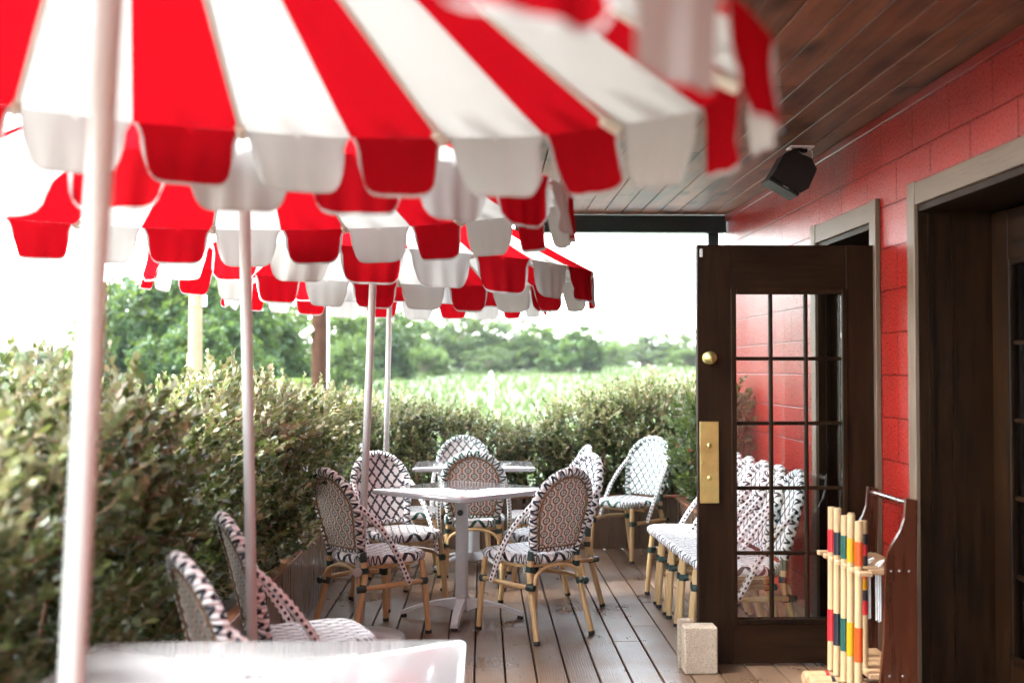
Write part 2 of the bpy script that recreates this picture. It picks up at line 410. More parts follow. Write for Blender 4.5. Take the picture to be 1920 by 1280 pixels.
# ------------------------------------------------------------ setting: ground, pavement, deck
mb = MB()
ys = [-30, -5, 0, 12, 18, 25, 40, 60, 90, 140, 220, 400, 900, 2500]
def gz(y): return -.35 if y < 25 else -.35 + 2.1*min(1, (y-25)/90)**1.2 + (0 if y < 115 else (y-115)*.004)
xs = [-2500, -600, -200, -80, -40, -20, -8, 0, 8, 20, 40, 80, 200, 600, 2500]
vs = [(x, y, gz(y)) for y in ys for x in xs]; nx = len(xs)
mb.add(vs, [(j*nx+i, j*nx+i+1, (j+1)*nx+i+1, (j+1)*nx+i) for j in range(len(ys)-1) for i in range(nx-1)])
tag(mb.build('ground', M['field_ground']), kind='structure')
mb = MB(); mb.box(-14, 9, -8, 17, -.40, -.30); tag(mb.build('pavement', M['concrete'], smooth=False), kind='structure')

mb = MB(); P = .1435
for k in range(-16, 15):
    x0 = -.037 + P*k + .004; x1 = x0 + P - .008
    if x0 > 1.93: continue
    cuts = [-3.98]
    y = -3.98 + random.uniform(1.2, 3.6)
    while y < 9.0: cuts.append(y); y += random.choice([3.0, 3.6, 4.2])
    cuts.append(9.12)
    for a, b in zip(cuts[:-1], cuts[1:]):
        mb.bbox(x0, x1, a+.0015, b-.0015, -.030, random.uniform(-.0008, .0008), .003)
tag(mb.build('deck', M['deck_wood'], smooth=False), kind='structure')
mb = MB(); mb.box(-2.4, 2.05, -4.0, 9.12, -.30, -.036); tag(mb.build('deck_base', M['interior'], smooth=False), kind='structure')

# grass in the field (near part, uncountable)
rng = np.random.default_rng(3)
def quads_obj(name, V, nper, faces_per, mat, parent=None, smooth=False):
    # V: (n, nper, 3); faces_per: list of index tuples
    nI = V.shape[0]; me = bpy.data.meshes.new(name)
    me.vertices.add(nI*nper); me.vertices.foreach_set('co', V.reshape(-1).astype(np.float32))
    fl = np.array([len(f) for f in faces_per]); base = np.concatenate([np.array(f) for f in faces_per])
    loops = (np.arange(nI)[:, None]*nper + base[None, :]).reshape(-1)
    me.loops.add(len(loops)); me.loops.foreach_set('vertex_index', loops.astype(np.int32))
    tot = np.tile(fl, nI); st = np.concatenate([[0], np.cumsum(tot)[:-1]])
    me.polygons.add(len(tot)); me.polygons.foreach_set('loop_start', st.astype(np.int32)); me.polygons.foreach_set('loop_total', tot.astype(np.int32))
    me.materials.append(mat); me.update(calc_edges=True); me.validate()
    o = bpy.data.objects.new(name, me); COL.objects.link(o)
    if parent is not None: o.parent = parent
    return o
ng = 26000
yy = 18 + 95*rng.random(ng)**1.3; xx = (rng.random(ng)-.5)*(10 + yy*1.15)
hh = (.10 + .20*rng.random(ng)) * (1 + yy/160); wd = hh*.30
zz = np.array([gz(a) for a in yy]); an = rng.random(ng)*PI; le = (rng.random((ng, 2))-.5)*.5*hh[:, None]
V = np.zeros((ng, 3, 3)); V[:,0] = np.stack([xx-wd*np.cos(an), yy-wd*np.sin(an), zz-.03], 1); V[:,1] = np.stack([xx+wd*np.cos(an), yy+wd*np.sin(an), zz-.03], 1)
V[:,2] = np.stack([xx+le[:,0], yy+le[:,1], zz+hh], 1)
tag(quads_obj('grass', V, 3, [(0,1,2)], M['grass_blade']), 'tall pale green meadow grass across the open field', 'grass', kind='stuff')

# ------------------------------------------------------------ building: wall, openings, ceiling
WX = 1.915
bw = thing('block_building', 'red painted concrete block building with dark wood doorways and wood porch ceiling', 'building', (WX, 3, 0))
Winv = Matrix.Translation((-WX, -3, 0))
def P3(mb, name, mats, parent, **k):
    o = mb.build(name, mats, parent, **k)
    return o
def wallquad(mb, y0, y1, z0, z1, x0=WX, x1=WX+.20):
    for (a, b) in ((y0, y1),):
        vs = [(x0,a,z0),(x0,b,z0),(x0,b,z1),(x0,a,z1),(x1,a,z0),(x1,b,z0),(x1,b,z1),(x1,a,z1)]
        uv = [(p[1], p[2]) for p in vs]
        mb.add([Winv @ Vector(p) for p in vs], [(0,3,2,1),(4,5,6,7),(0,1,5,4),(3,7,6,2)], 0, uv)
        uv2 = [(p[0]*1.0, p[2]) for p in vs]
        mb.add([Winv @ Vector(p) for p in vs], [(0,4,7,3),(1,2,6,5)], 0, uv2)
O1 = (5.50, 6.41); O2 = (3.86, 4.92); HZ = 2.134
mb = MB()
wallquad(mb, -5.0, O2[0], -.3, 2.75); wallquad(mb, O2[1], O1[0], -.3, 2.75); wallquad(mb, O1[1], 8.92, -.3, 2.75)
wallquad(mb, O2[0], O2[1], HZ, 2.75); wallquad(mb, O1[0], O1[1], HZ, 2.75)
# added unseen wall behind the viewer, keeps light off the porch
vs_ = [(-1.0,-4.0,-.3),(WX-.001,-4.0,-.3),(WX-.001,-4.0,2.75),(-1.0,-4.0,2.75),(-1.0,-4.2,-.3),(WX-.001,-4.2,-.3),(WX-.001,-4.2,2.75),(-1.0,-4.2,2.75)]
P3(mb, 'wall', M['block_wall'], bw, smooth=False)
mb = MB(); mb.add([Winv @ Vector(p) for p in vs_], [(0,1,2,3),(7,6,5,4),(0,3,7,4),(3,2,6,7)]); P3(mb, 'added_shade_wall', M['planter_wood'], bw, smooth=False)
mb = MB(); mb.bbox(WX-.018, WX-.001, -3.99, 8.915, 2.585, 2.628, .003, M=Winv); P3(mb, 'cornice_board', M['red_board'], bw, smooth=False)
def doorway(o, nm):
    y0, y1 = o
    mb = MB(); t = .085; px = .028
    # near and far casings, head casing
    mb.bbox(WX-px, WX-.001, y0-t, y0, 0, HZ+.105, .003, M=Winv); mb.bbox(WX-px, WX-.001, y1, y1+t, 0, HZ+.105, .003, M=Winv)
    fr = P3(mb, 'door_casing', M['trim_wood'], bw, smooth=False)
    mb = MB(); mb.bbox(WX-px+.003, WX-.001, y0+.001, y1-.001, HZ, HZ+.10, .003, M=Winv); h = mb.build('head_casing', M['trim_wood_head'], fr, smooth=False)
    mb = MB(); d = .34
    mb.bbox(WX-.012, WX+d, y1-.001, y1+.035, 0, HZ+.03, .002, M=Winv)      # far jamb, faces the camera
    mb.bbox(WX-.012, WX+d, y0-.035, y0+.001, 0, HZ+.03, .002, M=Winv)
    mb.bbox(WX-.010, WX+d, y0+.002, y1-.002, HZ-.03, HZ+.02, .002, M=Winv)
    mb.box(WX+.03, WX+.05, y1-.014, y1-.0012, 0, HZ-.031, M=Winv)
    mb.box(WX+.135, WX+.15, y1-.010, y1-.0012, 0, HZ-.031, M=Winv)
    P3(mb, 'door_jamb', M['dark_wood'], fr, smooth=False)
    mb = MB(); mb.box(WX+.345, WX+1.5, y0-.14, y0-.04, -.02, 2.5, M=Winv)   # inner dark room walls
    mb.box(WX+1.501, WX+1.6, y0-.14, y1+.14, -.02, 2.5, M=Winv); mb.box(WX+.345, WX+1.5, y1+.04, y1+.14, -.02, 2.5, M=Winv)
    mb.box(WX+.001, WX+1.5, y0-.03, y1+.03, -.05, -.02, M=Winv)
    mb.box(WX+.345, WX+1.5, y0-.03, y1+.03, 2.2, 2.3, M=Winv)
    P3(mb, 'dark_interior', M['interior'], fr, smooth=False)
doorway(O1, 'a'); doorway(O2, 'b')
# ceiling boards
mb = MB(); CZ = 2.63
k = 0; x = .22
while x < WX - .005:
    x1 = min(x + .140, WX - .001)
    y = -3.99
    first = True
    while y < 8.84:
        L = random.choice([2.4, 3.0, 3.6, 4.2]) * (random.uniform(.3, 1) if first else 1); first = False
        y1 = min(y + L, 8.84)
        mb.bbox(x+.002, x1-.001, y+.001, y1-.001, CZ, CZ+.018, .0035, M=Winv); y = y1
    x = x1 + .002
P3(mb, 'ceiling', M['ceiling_wood'], bw, smooth=False)
mb = MB(); mb.box(.12, WX+.3, -5, 9.1, CZ+.02, CZ+.09, M=Winv); mb.box(.12, WX+4, -5, 9.1, CZ+.09, CZ+.16, M=Winv); P3(mb, 'roof', M['roofing'], bw, smooth=False)
mb = MB(); mb.bbox(.25, WX-.005, 8.845, 8.92, 2.505, 2.625, .004, M=Winv); mb.bbox(.25, WX-.005, 8.825, 8.94, 2.49, 2.504, .003, M=Winv)
mb.bbox(.12, .217, -3.99, 8.84, 2.50, 2.625, .004, M=Winv)
P3(mb, 'eave_beam', M['beam_green'], bw, smooth=False)
mb = MB(); mb.bbox(1.765, 1.85, 8.845, 8.92, 0, 2.488, .004, M=Winv)
for q in range(4): mb.bbox(1.772+q*.019, 1.783+q*.019, 8.838, 8.846, .05, 2.44, .002, M=Winv)
P3(mb, 'porch_post', M['beam_green'], bw, smooth=False)

# ------------------------------------------------------------ glazed doors
def glazed_door(name, label, W, H, loc, rz, cols=3, rows=5, plate=True):
    """local: hinge edge at x=0, leaf runs to x=-W, thickness in y 0..T"""
    t = thing(name, label, 'door', loc, rz); T = .044
    x0, x1 = -W, 0; sl = .165; sr = .15; zt = H-.215; zb = .19
    gx0 = x0 + sl; gx1 = x1 - sr
    mb = MB(); mb.bbox(x0, gx0, 0, T, 0, H, .002); mb.bbox(gx1, x1, 0, T, 0, H, .002)
    mb.build('stile', M['dark_wood'], t, smooth=False)
    mb = MB(); mb.bbox(gx0+.0005, gx1-.0005, .001, T-.001, zt, H-.001, .002); mb.bbox(gx0+.0005, gx1-.0005, .001, T-.001, .001, zb, .002)
    mb.build('rail', M['dark_wood_rail'], t, smooth=False)
    mb = MB(); b = .022
    for (ya, yb) in ((-.006, .012), (T-.012, T+.006)):
        mb.bbox(gx0-.004, gx0+b, ya, yb, zb-.004, zt+.004, .004); mb.bbox(gx1-b, gx1+.004, ya, yb, zb-.004, zt+.004, .004)
        mb.bbox(gx0+b, gx1-b, ya+.001, yb-.001, zt-b, zt+.004, .004); mb.bbox(gx0+b, gx1-b, ya+.001, yb-.001, zb-.004, zb+b, .004)
    mb.build('glazing_bead', M['dark_wood'], t, smooth=False)
    mb = MB(); ax0, ax1, az0, az1 = gx0+b, gx1-b, zb+b, zt-b; m = .009
    for k in range(1, cols):
        c = ax0 + (ax1-ax0)*k/cols; mb.bbox(c-m, c+m, .008, T-.008, az0, az1, .005)
    for k in range(1, rows):
        c = az0 + (az1-az0)*k/rows
        for j in range(cols):
            a = ax0+(ax1-ax0)*j/cols+(m if j else 0); bb = ax0+(ax1-ax0)*(j+1)/cols-(m if j < cols-1 else 0)
            mb.bbox(a, bb, .009, T-.009, c-m, c+m, .005)
    mb.build('muntin', M['dark_wood'], t, smooth=False)
    mb = MB(); mb.box(ax0-.002, ax1+.002, T*.5-.002, T*.5+.002, az0-.002, az1+.002); mb.build('glass_pane', M['glass'], t, smooth=False)
    if plate:
        mb = MB(); mb.bbox(x0+.008, x0+.100, -.004, -.0005, .765, 1.155, .0015); pl = mb.build('lock_plate', M['brass'], t, smooth=False)
        mb = MB()
        for (a, z) in ((.022,.785),(.086,.785),(.022,.96),(.086,.96),(.022,1.138),(.086,1.138)):
            mb.lathe([(.0045,0),(.004,.002),(.001,.003)], 10, M=Matrix.Translation((x0+a, -.004, z)) @ Matrix.Rotation(PI/2, 4, 'X'))
        mb.build('screw', M['brass'], pl)
        for z in (.885, 1.04):
            mb = MB(); mb.lathe([(.012,0),(.012,.004),(.009,.007),(.004,.008)], 16, M=Matrix.Translation((x0+.055, -.004, z)) @ Matrix.Rotation(PI/2, 4, 'X')); mb.build('lock_cylinder', M['brass'], pl)
        mb = MB(); mb.lathe([(.030,0),(.030,.004),(.014,.008),(.011,.022),(.024,.032),(.031,.045),(.030,.056),(.018,.066),(.002,.069)], 22, M=Matrix.Translation((x0+.052, -.0005, 1.46)) @ Matrix.Rotation(PI/2, 4, 'X'))
        mb.build('door_knob', M['brass'], t)
        mb = MB(); mb.bbox(x0+.012, x0+.026, -.005, -.0005, 1.945, 1.985, .001); mb.build('door_contact', M['white_paint'], t, smooth=False)
    for z in (.25, 1.0, 1.75):
        mb = MB(); mb.tube([(.006, -.006, z), (.006, -.006, z+.09)], .006, 8); mb.build('hinge', M['steel'], t)
    return t
glazed_door('glazed_door', 'dark wood door standing open with brass lock plate, round knob and fifteen glass panes', .872, 2.005, (1.905, 5.445, .012), 0)
glazed_door('glazed_door', 'dark glazed door closed deep inside the doorway at the right edge', .93, 2.08, (2.262, 4.895, .012), R(90), plate=False)

# travertine door stop
t = thing('stone_block', 'pale travertine block propping open the dark glazed door', 'door stop', (1.012, 5.30, 0))
mb = MB(); mb.bbox(-.072, .083, 0, .105, 0.001, .218, .006); mb.build('block', M['travertine'], t, smooth=False)
mb = MB(); mb.bbox(-.083, -.02, .106, .15, 0.001, .232, .005); mb.build('backing_piece', M['travertine'], t, smooth=False)

# ------------------------------------------------------------ speaker on the ceiling
t = thing('loudspeaker', 'black angular loudspeaker hanging from the porch ceiling by the red wall', 'speaker', (1.73, 6.13, CZ))
mb = MB(); mb.bbox(-.065, .065, -.05, .05, -.012, -.001, .002); mb.build('ceiling_plate', M['wire_white'], t, smooth=False)
mb = MB(); mb.tube([(0,0,-.012), (-.01,0,-.03)], .028, 12); mb.tube([(-.01,0,-.02), (-.03,0,-.07)], .016, 10); mb.tube([(-.045,-.01,-.022),(.035,.0,-.022)], .012, 8); mb.build('bracket', M['speaker_black'], t)
mb = MB(); mb.tube([(.045,-.02,-.012),(.055,-.03,-.03),(.06,-.03,-.06),(.04,-.02,-.09)], .0025, 6); mb.build('cable', M['wire_white'], t)
Ms = Matrix.Translation((-.055, -.02, -.145)) @ Matrix.Rotation(R(30), 4, 'Y') @ Matrix.Scale(.82, 4)
poly = [(-.115, -.115), (.105, -.115), (.135, -.06), (.120, .075), (.055, .120), (-.085, .105), (-.115, .06)]
mb = MB(); mb.prism([(p[0], p[1]) for p in poly], -.10, .10, 'y', M=Ms); mb.build('cabinet', M['speaker_black'], t, angle=20)
mb = MB(); mb.bbox(-.125, .10, -.104, .104, -.145, -.116, .008, M=Ms); g = mb.build('grille', M['speaker_grey'], t, smooth=False)
mb = MB(); mb.bbox(-.02, .02, -.107, -.1045, -.134, -.128, .001, M=Ms); mb.build('badge', M['steel'], g, smooth=False)

# ------------------------------------------------------------ umbrellas
NS = 24
def umbrella(p, sc, redfirst, label, base=True, sleeve_z=.40, knob=True, r_pole=.019, seed=0):
    """p = (x, y, rim height, lean x, lean y, phase)"""
    rnd = random.Random(seed)
    xb, yb, zc, tx, ty, ph = p
    cx, cy = xb + tx*zc, yb + ty*zc                  # rim centre
    cx *= sc; cy *= sc; zc = CAMZ + (zc-CAMZ)*sc
    xb, yb = cx - tx*zc, cy - ty*zc
    RR = 1.14*sc; RISE = .56*sc; HV = .155*sc
    t = thing('patio_umbrella', label, 'umbrella', (xb, yb, 0), 0, 'striped patio umbrellas along the deck')
    nz = Vector((tx, ty, 1)).normalized(); e1 = Vector((0,1,0)).cross(nz).normalized(); e2 = nz.cross(e1)
    # frame: local axis
    A = Matrix(((e1.x, e2.x, nz.x, 0), (e1.y, e2.y, nz.y, 0), (e1.z, e2.z, nz.z, 0), (0,0,0,1)))
    zr = zc / nz.z
    def Q(a, r_, z): return A @ Vector((math.sin(a)*r_, math.cos(a)*r_, z))
    def rim_r(a):     # twelve ribs, cloth pulled straight between them
        d = (a - ph) / (2*PI/12); off = 0 if redfirst else .5
        fr = (d - off) % 1.0
        al = (fr - .5) * (2*PI/12)
        return RR * (math.cos(PI/12)/math.cos(al)*.55 + .45)
    canopy = MB()
    for k in range(NS):
        a0 = ph + 2*PI*k/NS; red = (k % 2 == 0) == redfirst; mi = 0 if red else 1
        nr, na = 10, 4
        vs = []
        for i in range(nr+1):
            s_ = i/nr
            for j in range(na+1):
                a = a0 + 2*PI/NS*j/na; r_ = rim_r(a)*s_
                ang = ((a - ph)/(2*PI/12) - (0 if redfirst else .5)) % 1.0
                sag = -.014*math.sin(PI*ang)*math.sin(PI*s_)
                vs.append(Q(a, max(r_, .012), zr + RISE*(1-s_)**1.06 + .02*math.sin(PI*s_) + sag))
        canopy.add(vs, [(i*(na+1)+j, (i+1)*(na+1)+j, (i+1)*(na+1)+j+1, i*(na+1)+j+1) for i in range(nr) for j in range(na)], mi)
        # valance lobe
        ss = [0, .045, .10, .16, .23, .30, .37, .44, .5, .56, .63, .70, .77, .84, .90, .955, 1]; rows = [0, .12, .3, .5, .7, .86, .945, 1.0]
        vs = []; ph1 = rnd.uniform(0, 6); amp = rnd.uniform(.004, .010); flare = rnd.uniform(-.01, .028)
        Hk = HV*rnd.uniform(.97, 1.04)
        for q in rows:
            tap = 1 - .13*min(1, q/.35)**.7
            for s_ in ss:
                e = abs(2*s_-1)
                a = a0 + 2*PI/NS*(.5 + (s_-.5)*tap)
                dep = q*Hk*(1 - .34*e**7)
                # corners pull in
                a = a0 + 2*PI/NS*(.5 + (s_-.5)*tap*(1 - .10*max(0, q-.6)/.4*e))
                wob = (amp*math.sin(ph1 + s_*7) + .0045*math.sin(ph1*3 + s_*21))*q**.7 + flare*q*q
                p0 = Q(a, rim_r(a) + wob, zr)
                vs.append(p0 + Vector((0, 0, -dep)))
        ncol = len(ss)
        for i in range(len(rows)-1):
            for j in range(ncol-1):
                f = (i*ncol+j, (i+1)*ncol+j, (i+1)*ncol+j+1, i*ncol+j+1)
                edge = j == 0 or j == ncol-2 or i == len(rows)-2
                canopy.add([vs[x] for x in f], [(0,1,2,3)], 2 if edge else mi)
    # weld
    me_o = canopy.build('canopy', [M['red_canvas'], M['white_canvas'], M['trim_canvas']], t, angle=60)
    import bmesh
    bm = bmesh.new(); bm.from_mesh(me_o.data); bmesh.ops.remove_doubles(bm, verts=bm.verts, dist=.0004); bm.to_mesh(me_o.data); bm.free()
    for k in range(12):
        a = ph + 2*PI/12*(k + (0 if redfirst else .5))
        # rib lies at the boundary right of the red stripe
        a = ph + 2*PI/NS*(2*k + (1 if redfirst else 0))
        mb = MB(); pts = []
        for i in range(9):
            s_ = .05 + .94*i/8
            pts.append(Q(a, rim_r(a)*s_, zr + RISE*(1-s_)**1.06 + .02*math.sin(PI*s_) - .014))
        mb.tube(pts, .0055, 6); rb = mb.build('rib', M['aluminium'], t)
        mb = MB(); p0 = Q(a, rim_r(a)*.955, zr+RISE*.045**1.06-.016); p1 = Q(a, rim_r(a)*.995, zr-.010); mb.tube([p0, p1], [.011, .013], 8); mb.build('rib_clip', M['clip_plastic'], rb)
        mb = MB(); mb.tube([Q(a, .03, zr+.22), Q(a, RR*.42, zr+RISE*.58-.02)], .004, 6); mb.build('stretcher', M['aluminium'], rb)
    mb = MB(); mb.lathe([(.034,-.03),(.034,.03),(.028,.036)], 16, M=A @ Matrix.Translation((0,0,zr+.22))); mb.build('runner', M['white_paint'], t)
    mb = MB(); mb.lathe([(.03,-.02),(.03,.01),(.012,.03),(.012,.05),(.002,.07)], 16, M=A @ Matrix.Translation((0,0,zr+RISE-.01))); mb.build('finial', M['white_paint'], t)
    mb = MB(); mb.tube([A @ Vector((0,0,.02)), A @ Vector((0,0,1.0)), A @ Vector((0,0,zr+RISE-.01))], r_pole, 18); mb.build('pole', M['white_paint'], t)
    if base:
        mb = MB(); mb.lathe([(.245,.001),(.25,.012),(.24,.030),(.16,.045),(.06,.060),(.032,.075)], 36); b = mb.build('base', M['white_paint'], t)
        mb = MB(); mb.lathe([(r_pole+.009,.05),(r_pole+.009,sleeve_z),(r_pole+.002,sleeve_z+.004)], 18, M=A); mb.build('base_sleeve', M['white_paint'], b)
        if knob:
            mb = MB(); mb.tube([A @ Vector((0,-.02,sleeve_z-.05)), A @ Vector((-.012,-.062,sleeve_z-.05))], [.010,.010], 10)
            mb.lathe([(.024,0),(.026,.006),(.024,.014),(.004,.016)], 16, M=Matrix.Translation(A @ Vector((-.012,-.055,sleeve_z-.05))) @ Matrix.Rotation(R(90), 4, 'X'))
            mb.tube([A @ Vector((-.012,-.06,sleeve_z-.05)), A @ Vector((-.055,-.06,sleeve_z-.064))], .005, 6)
            mb.build('tightening_knob', M['white_paint'], b)
    return t
umbrella((-.788, 2.111, 1.998, .066, -.059, -.5255), .84, False, 'nearest striped red and white umbrella, large and blurred across the top', r_pole=.0188, seed=1)
umbrella((-.787, 3.989, 1.993, -.0157, -.0355, -1.1123), .95, True, 'second red and white umbrella from us, its pole rising between the blurred chairs', r_pole=.018, seed=2)
umbrella((-.631, 5.814, 1.932, .0389, -.0076, -.7431), 1.03, True, 'third red and white umbrella, pole with knob left of the square white table', r_pole=.0195, sleeve_z=.42, seed=3)
umbrella((-.700, 8.10, 1.985, .020, 0, -.794), 1.03, True, 'farthest red and white umbrella, thin pole rising before the back hedge', r_pole=.019, knob=False, seed=4)

# ------------------------------------------------------------ tables
def rrect(w_, d, r_, n=5):
    pts = []
    for cx, cy, a0 in ((w_/2-r_, d/2-r_, 0), (-w_/2+r_, d/2-r_, 90), (-w_/2+r_, -d/2+r_, 180), (w_/2-r_, -d/2+r_, 270)):
        for i in range(n+1):
            a = R(a0 + 90*i/n); pts.append((cx + r_*math.cos(a), cy + r_*math.sin(a)))
    return pts
def table(label, w_, d, loc, rz, base_rz, h=.737, name='cafe_table'):
    t = thing(name, label, 'table', loc, rz)
    mb = MB(); th = .030
    rings = [(-.012, h-th), (-.002, h-th+.004), (0, h-th+.012), (0, h-.010), (-.004, h-.003), (-.012, h)]
    allv = []; n = None
    for off, z in rings:
        pts = rrect(w_+2*off, d+2*off, .035+off*.5); n = len(pts); allv += [(x, y, z) for x, y in pts]
    fs = [(i*n+k, i*n+(k+1)%n, (i+1)*n+(k+1)%n, (i+1)*n+k) for i in range(len(rings)-1) for k in range(n)]
    fs.append(tuple(range(n-1,-1,-1)))
    # top with hole: fan ring
    hole = [(.024*math.cos(2*PI*k/n+R(45)), .024*math.sin(2*PI*k/n+R(45)), h) for k in range(n)]
    # align start with the ring's first point
    st = math.atan2(allv[(len(rings)-1)*n][1], allv[(len(rings)-1)*n][0])
    hole = []
    for k in range(n):
        x, y, _ = allv[(len(rings)-1)*n+k]; a = math.atan2(y, x); hole.append((.024*math.cos(a), .024*math.sin(a), h))
    o = len(allv); allv += hole + [(x, y, h-.028) for x, y, _ in hole]; L = (len(rings)-1)*n
    fs += [(L+k, L+(k+1)%n, o+(k+1)%n, o+k) for k in range(n)] + [(o+k, o+(k+1)%n, o+n+(k+1)%n, o+n+k) for k in range(n)]
    mb.add(allv, fs); top = mb.build('tabletop', M['table_white'], t, angle=25)
    mb = MB(); mb.lathe([(.031,0),(.031,.0012),(.024,.0012),(.0235,-.004)], 24, M=Matrix.Translation((0,0,h+.0005))); 
    mb2 = MB(); mb2.lathe([(.0232,-.02),(.0232,-.019)], 24, M=Matrix.Translation((0,0,h))); mb2.build('hole_plug', M['black_rubber'], top)
    mb = MB(); B = Matrix.Rotation(base_rz, 4, 'Z')
    pts = rrect(.070, .070, .022, 4); mb.prism(pts, .08, h-th-.006, 'z', M=B); col = mb.build('column', M['table_base'], t, angle=30)
    mb = MB(); mb.bbox(-.11, .11, -.11, .11, h-th-.006, h-th-.0005, .002, M=B); mb.build('mounting_plate', M['table_base'], col, smooth=False)
    mb = MB(); mb.lathe([(.004,0),(.004,.03),(.017,.034),(.017,.05),(.004,.054)], 12, M=B @ Matrix.Translation((0,-.034,h-.13)) @ Matrix.Rotation(PI/2,4,'X')); mb.build('tilt_knob', M['black_rubber'], col)
    for k in range(4):
        Bk = B @ Matrix.Rotation(k*PI/2, 4, 'Z'); mb = MB(); rows = []
        for i in range(9):
            s_ = i/8; x = .015 + .335*s_
            ztop = .115 - .025*s_ - .055*s_**2.2; zbot = .02 + .055*(1-abs(2*s_-.85)**2)*(1 if s_ < .95 else .2); zbot = min(zbot, ztop-.014)
            if s_ > .93: zbot = .018; ztop = .036
            hw = .036 - .014*s_
            rows.append([(x,-hw,zbot),(x,hw,zbot),(x,hw*.72,ztop),(x,-hw*.72,ztop)])
        vs = [Bk @ Vector(q) for r_ in rows for q in r_]
        fs = [(i*4+j, i*4+(j+1)%4, (i+1)*4+(j+1)%4, (i+1)*4+j) for i in range(8) for j in range(4)] + [(3,2,1,0), (32,33,34,35)]
        mb.add(vs, fs); lg = mb.build('base_foot', M['table_base'], t, angle=40)
        mb = MB(); mb.lathe([(.017,.001),(.019,.008),(.014,.019)], 14, M=Bk @ Matrix.Translation((.335,0,0))); mb.build('glide', M['black_rubber'], lg)
    return t
table('square white pedestal table in the middle with a small umbrella hole', .745, .745, (-.118, 6.55, 0), R(47), R(-53))
table('white pedestal table farther back beneath the back hedge, between green woven chairs', .86, .62, (-.06, 8.23, 0), 0, R(38))
table('glossy white table corner close to us at the bottom left, out of focus', .92, .68, (-.50, 2.52, 0), 0, R(45), h=.742)

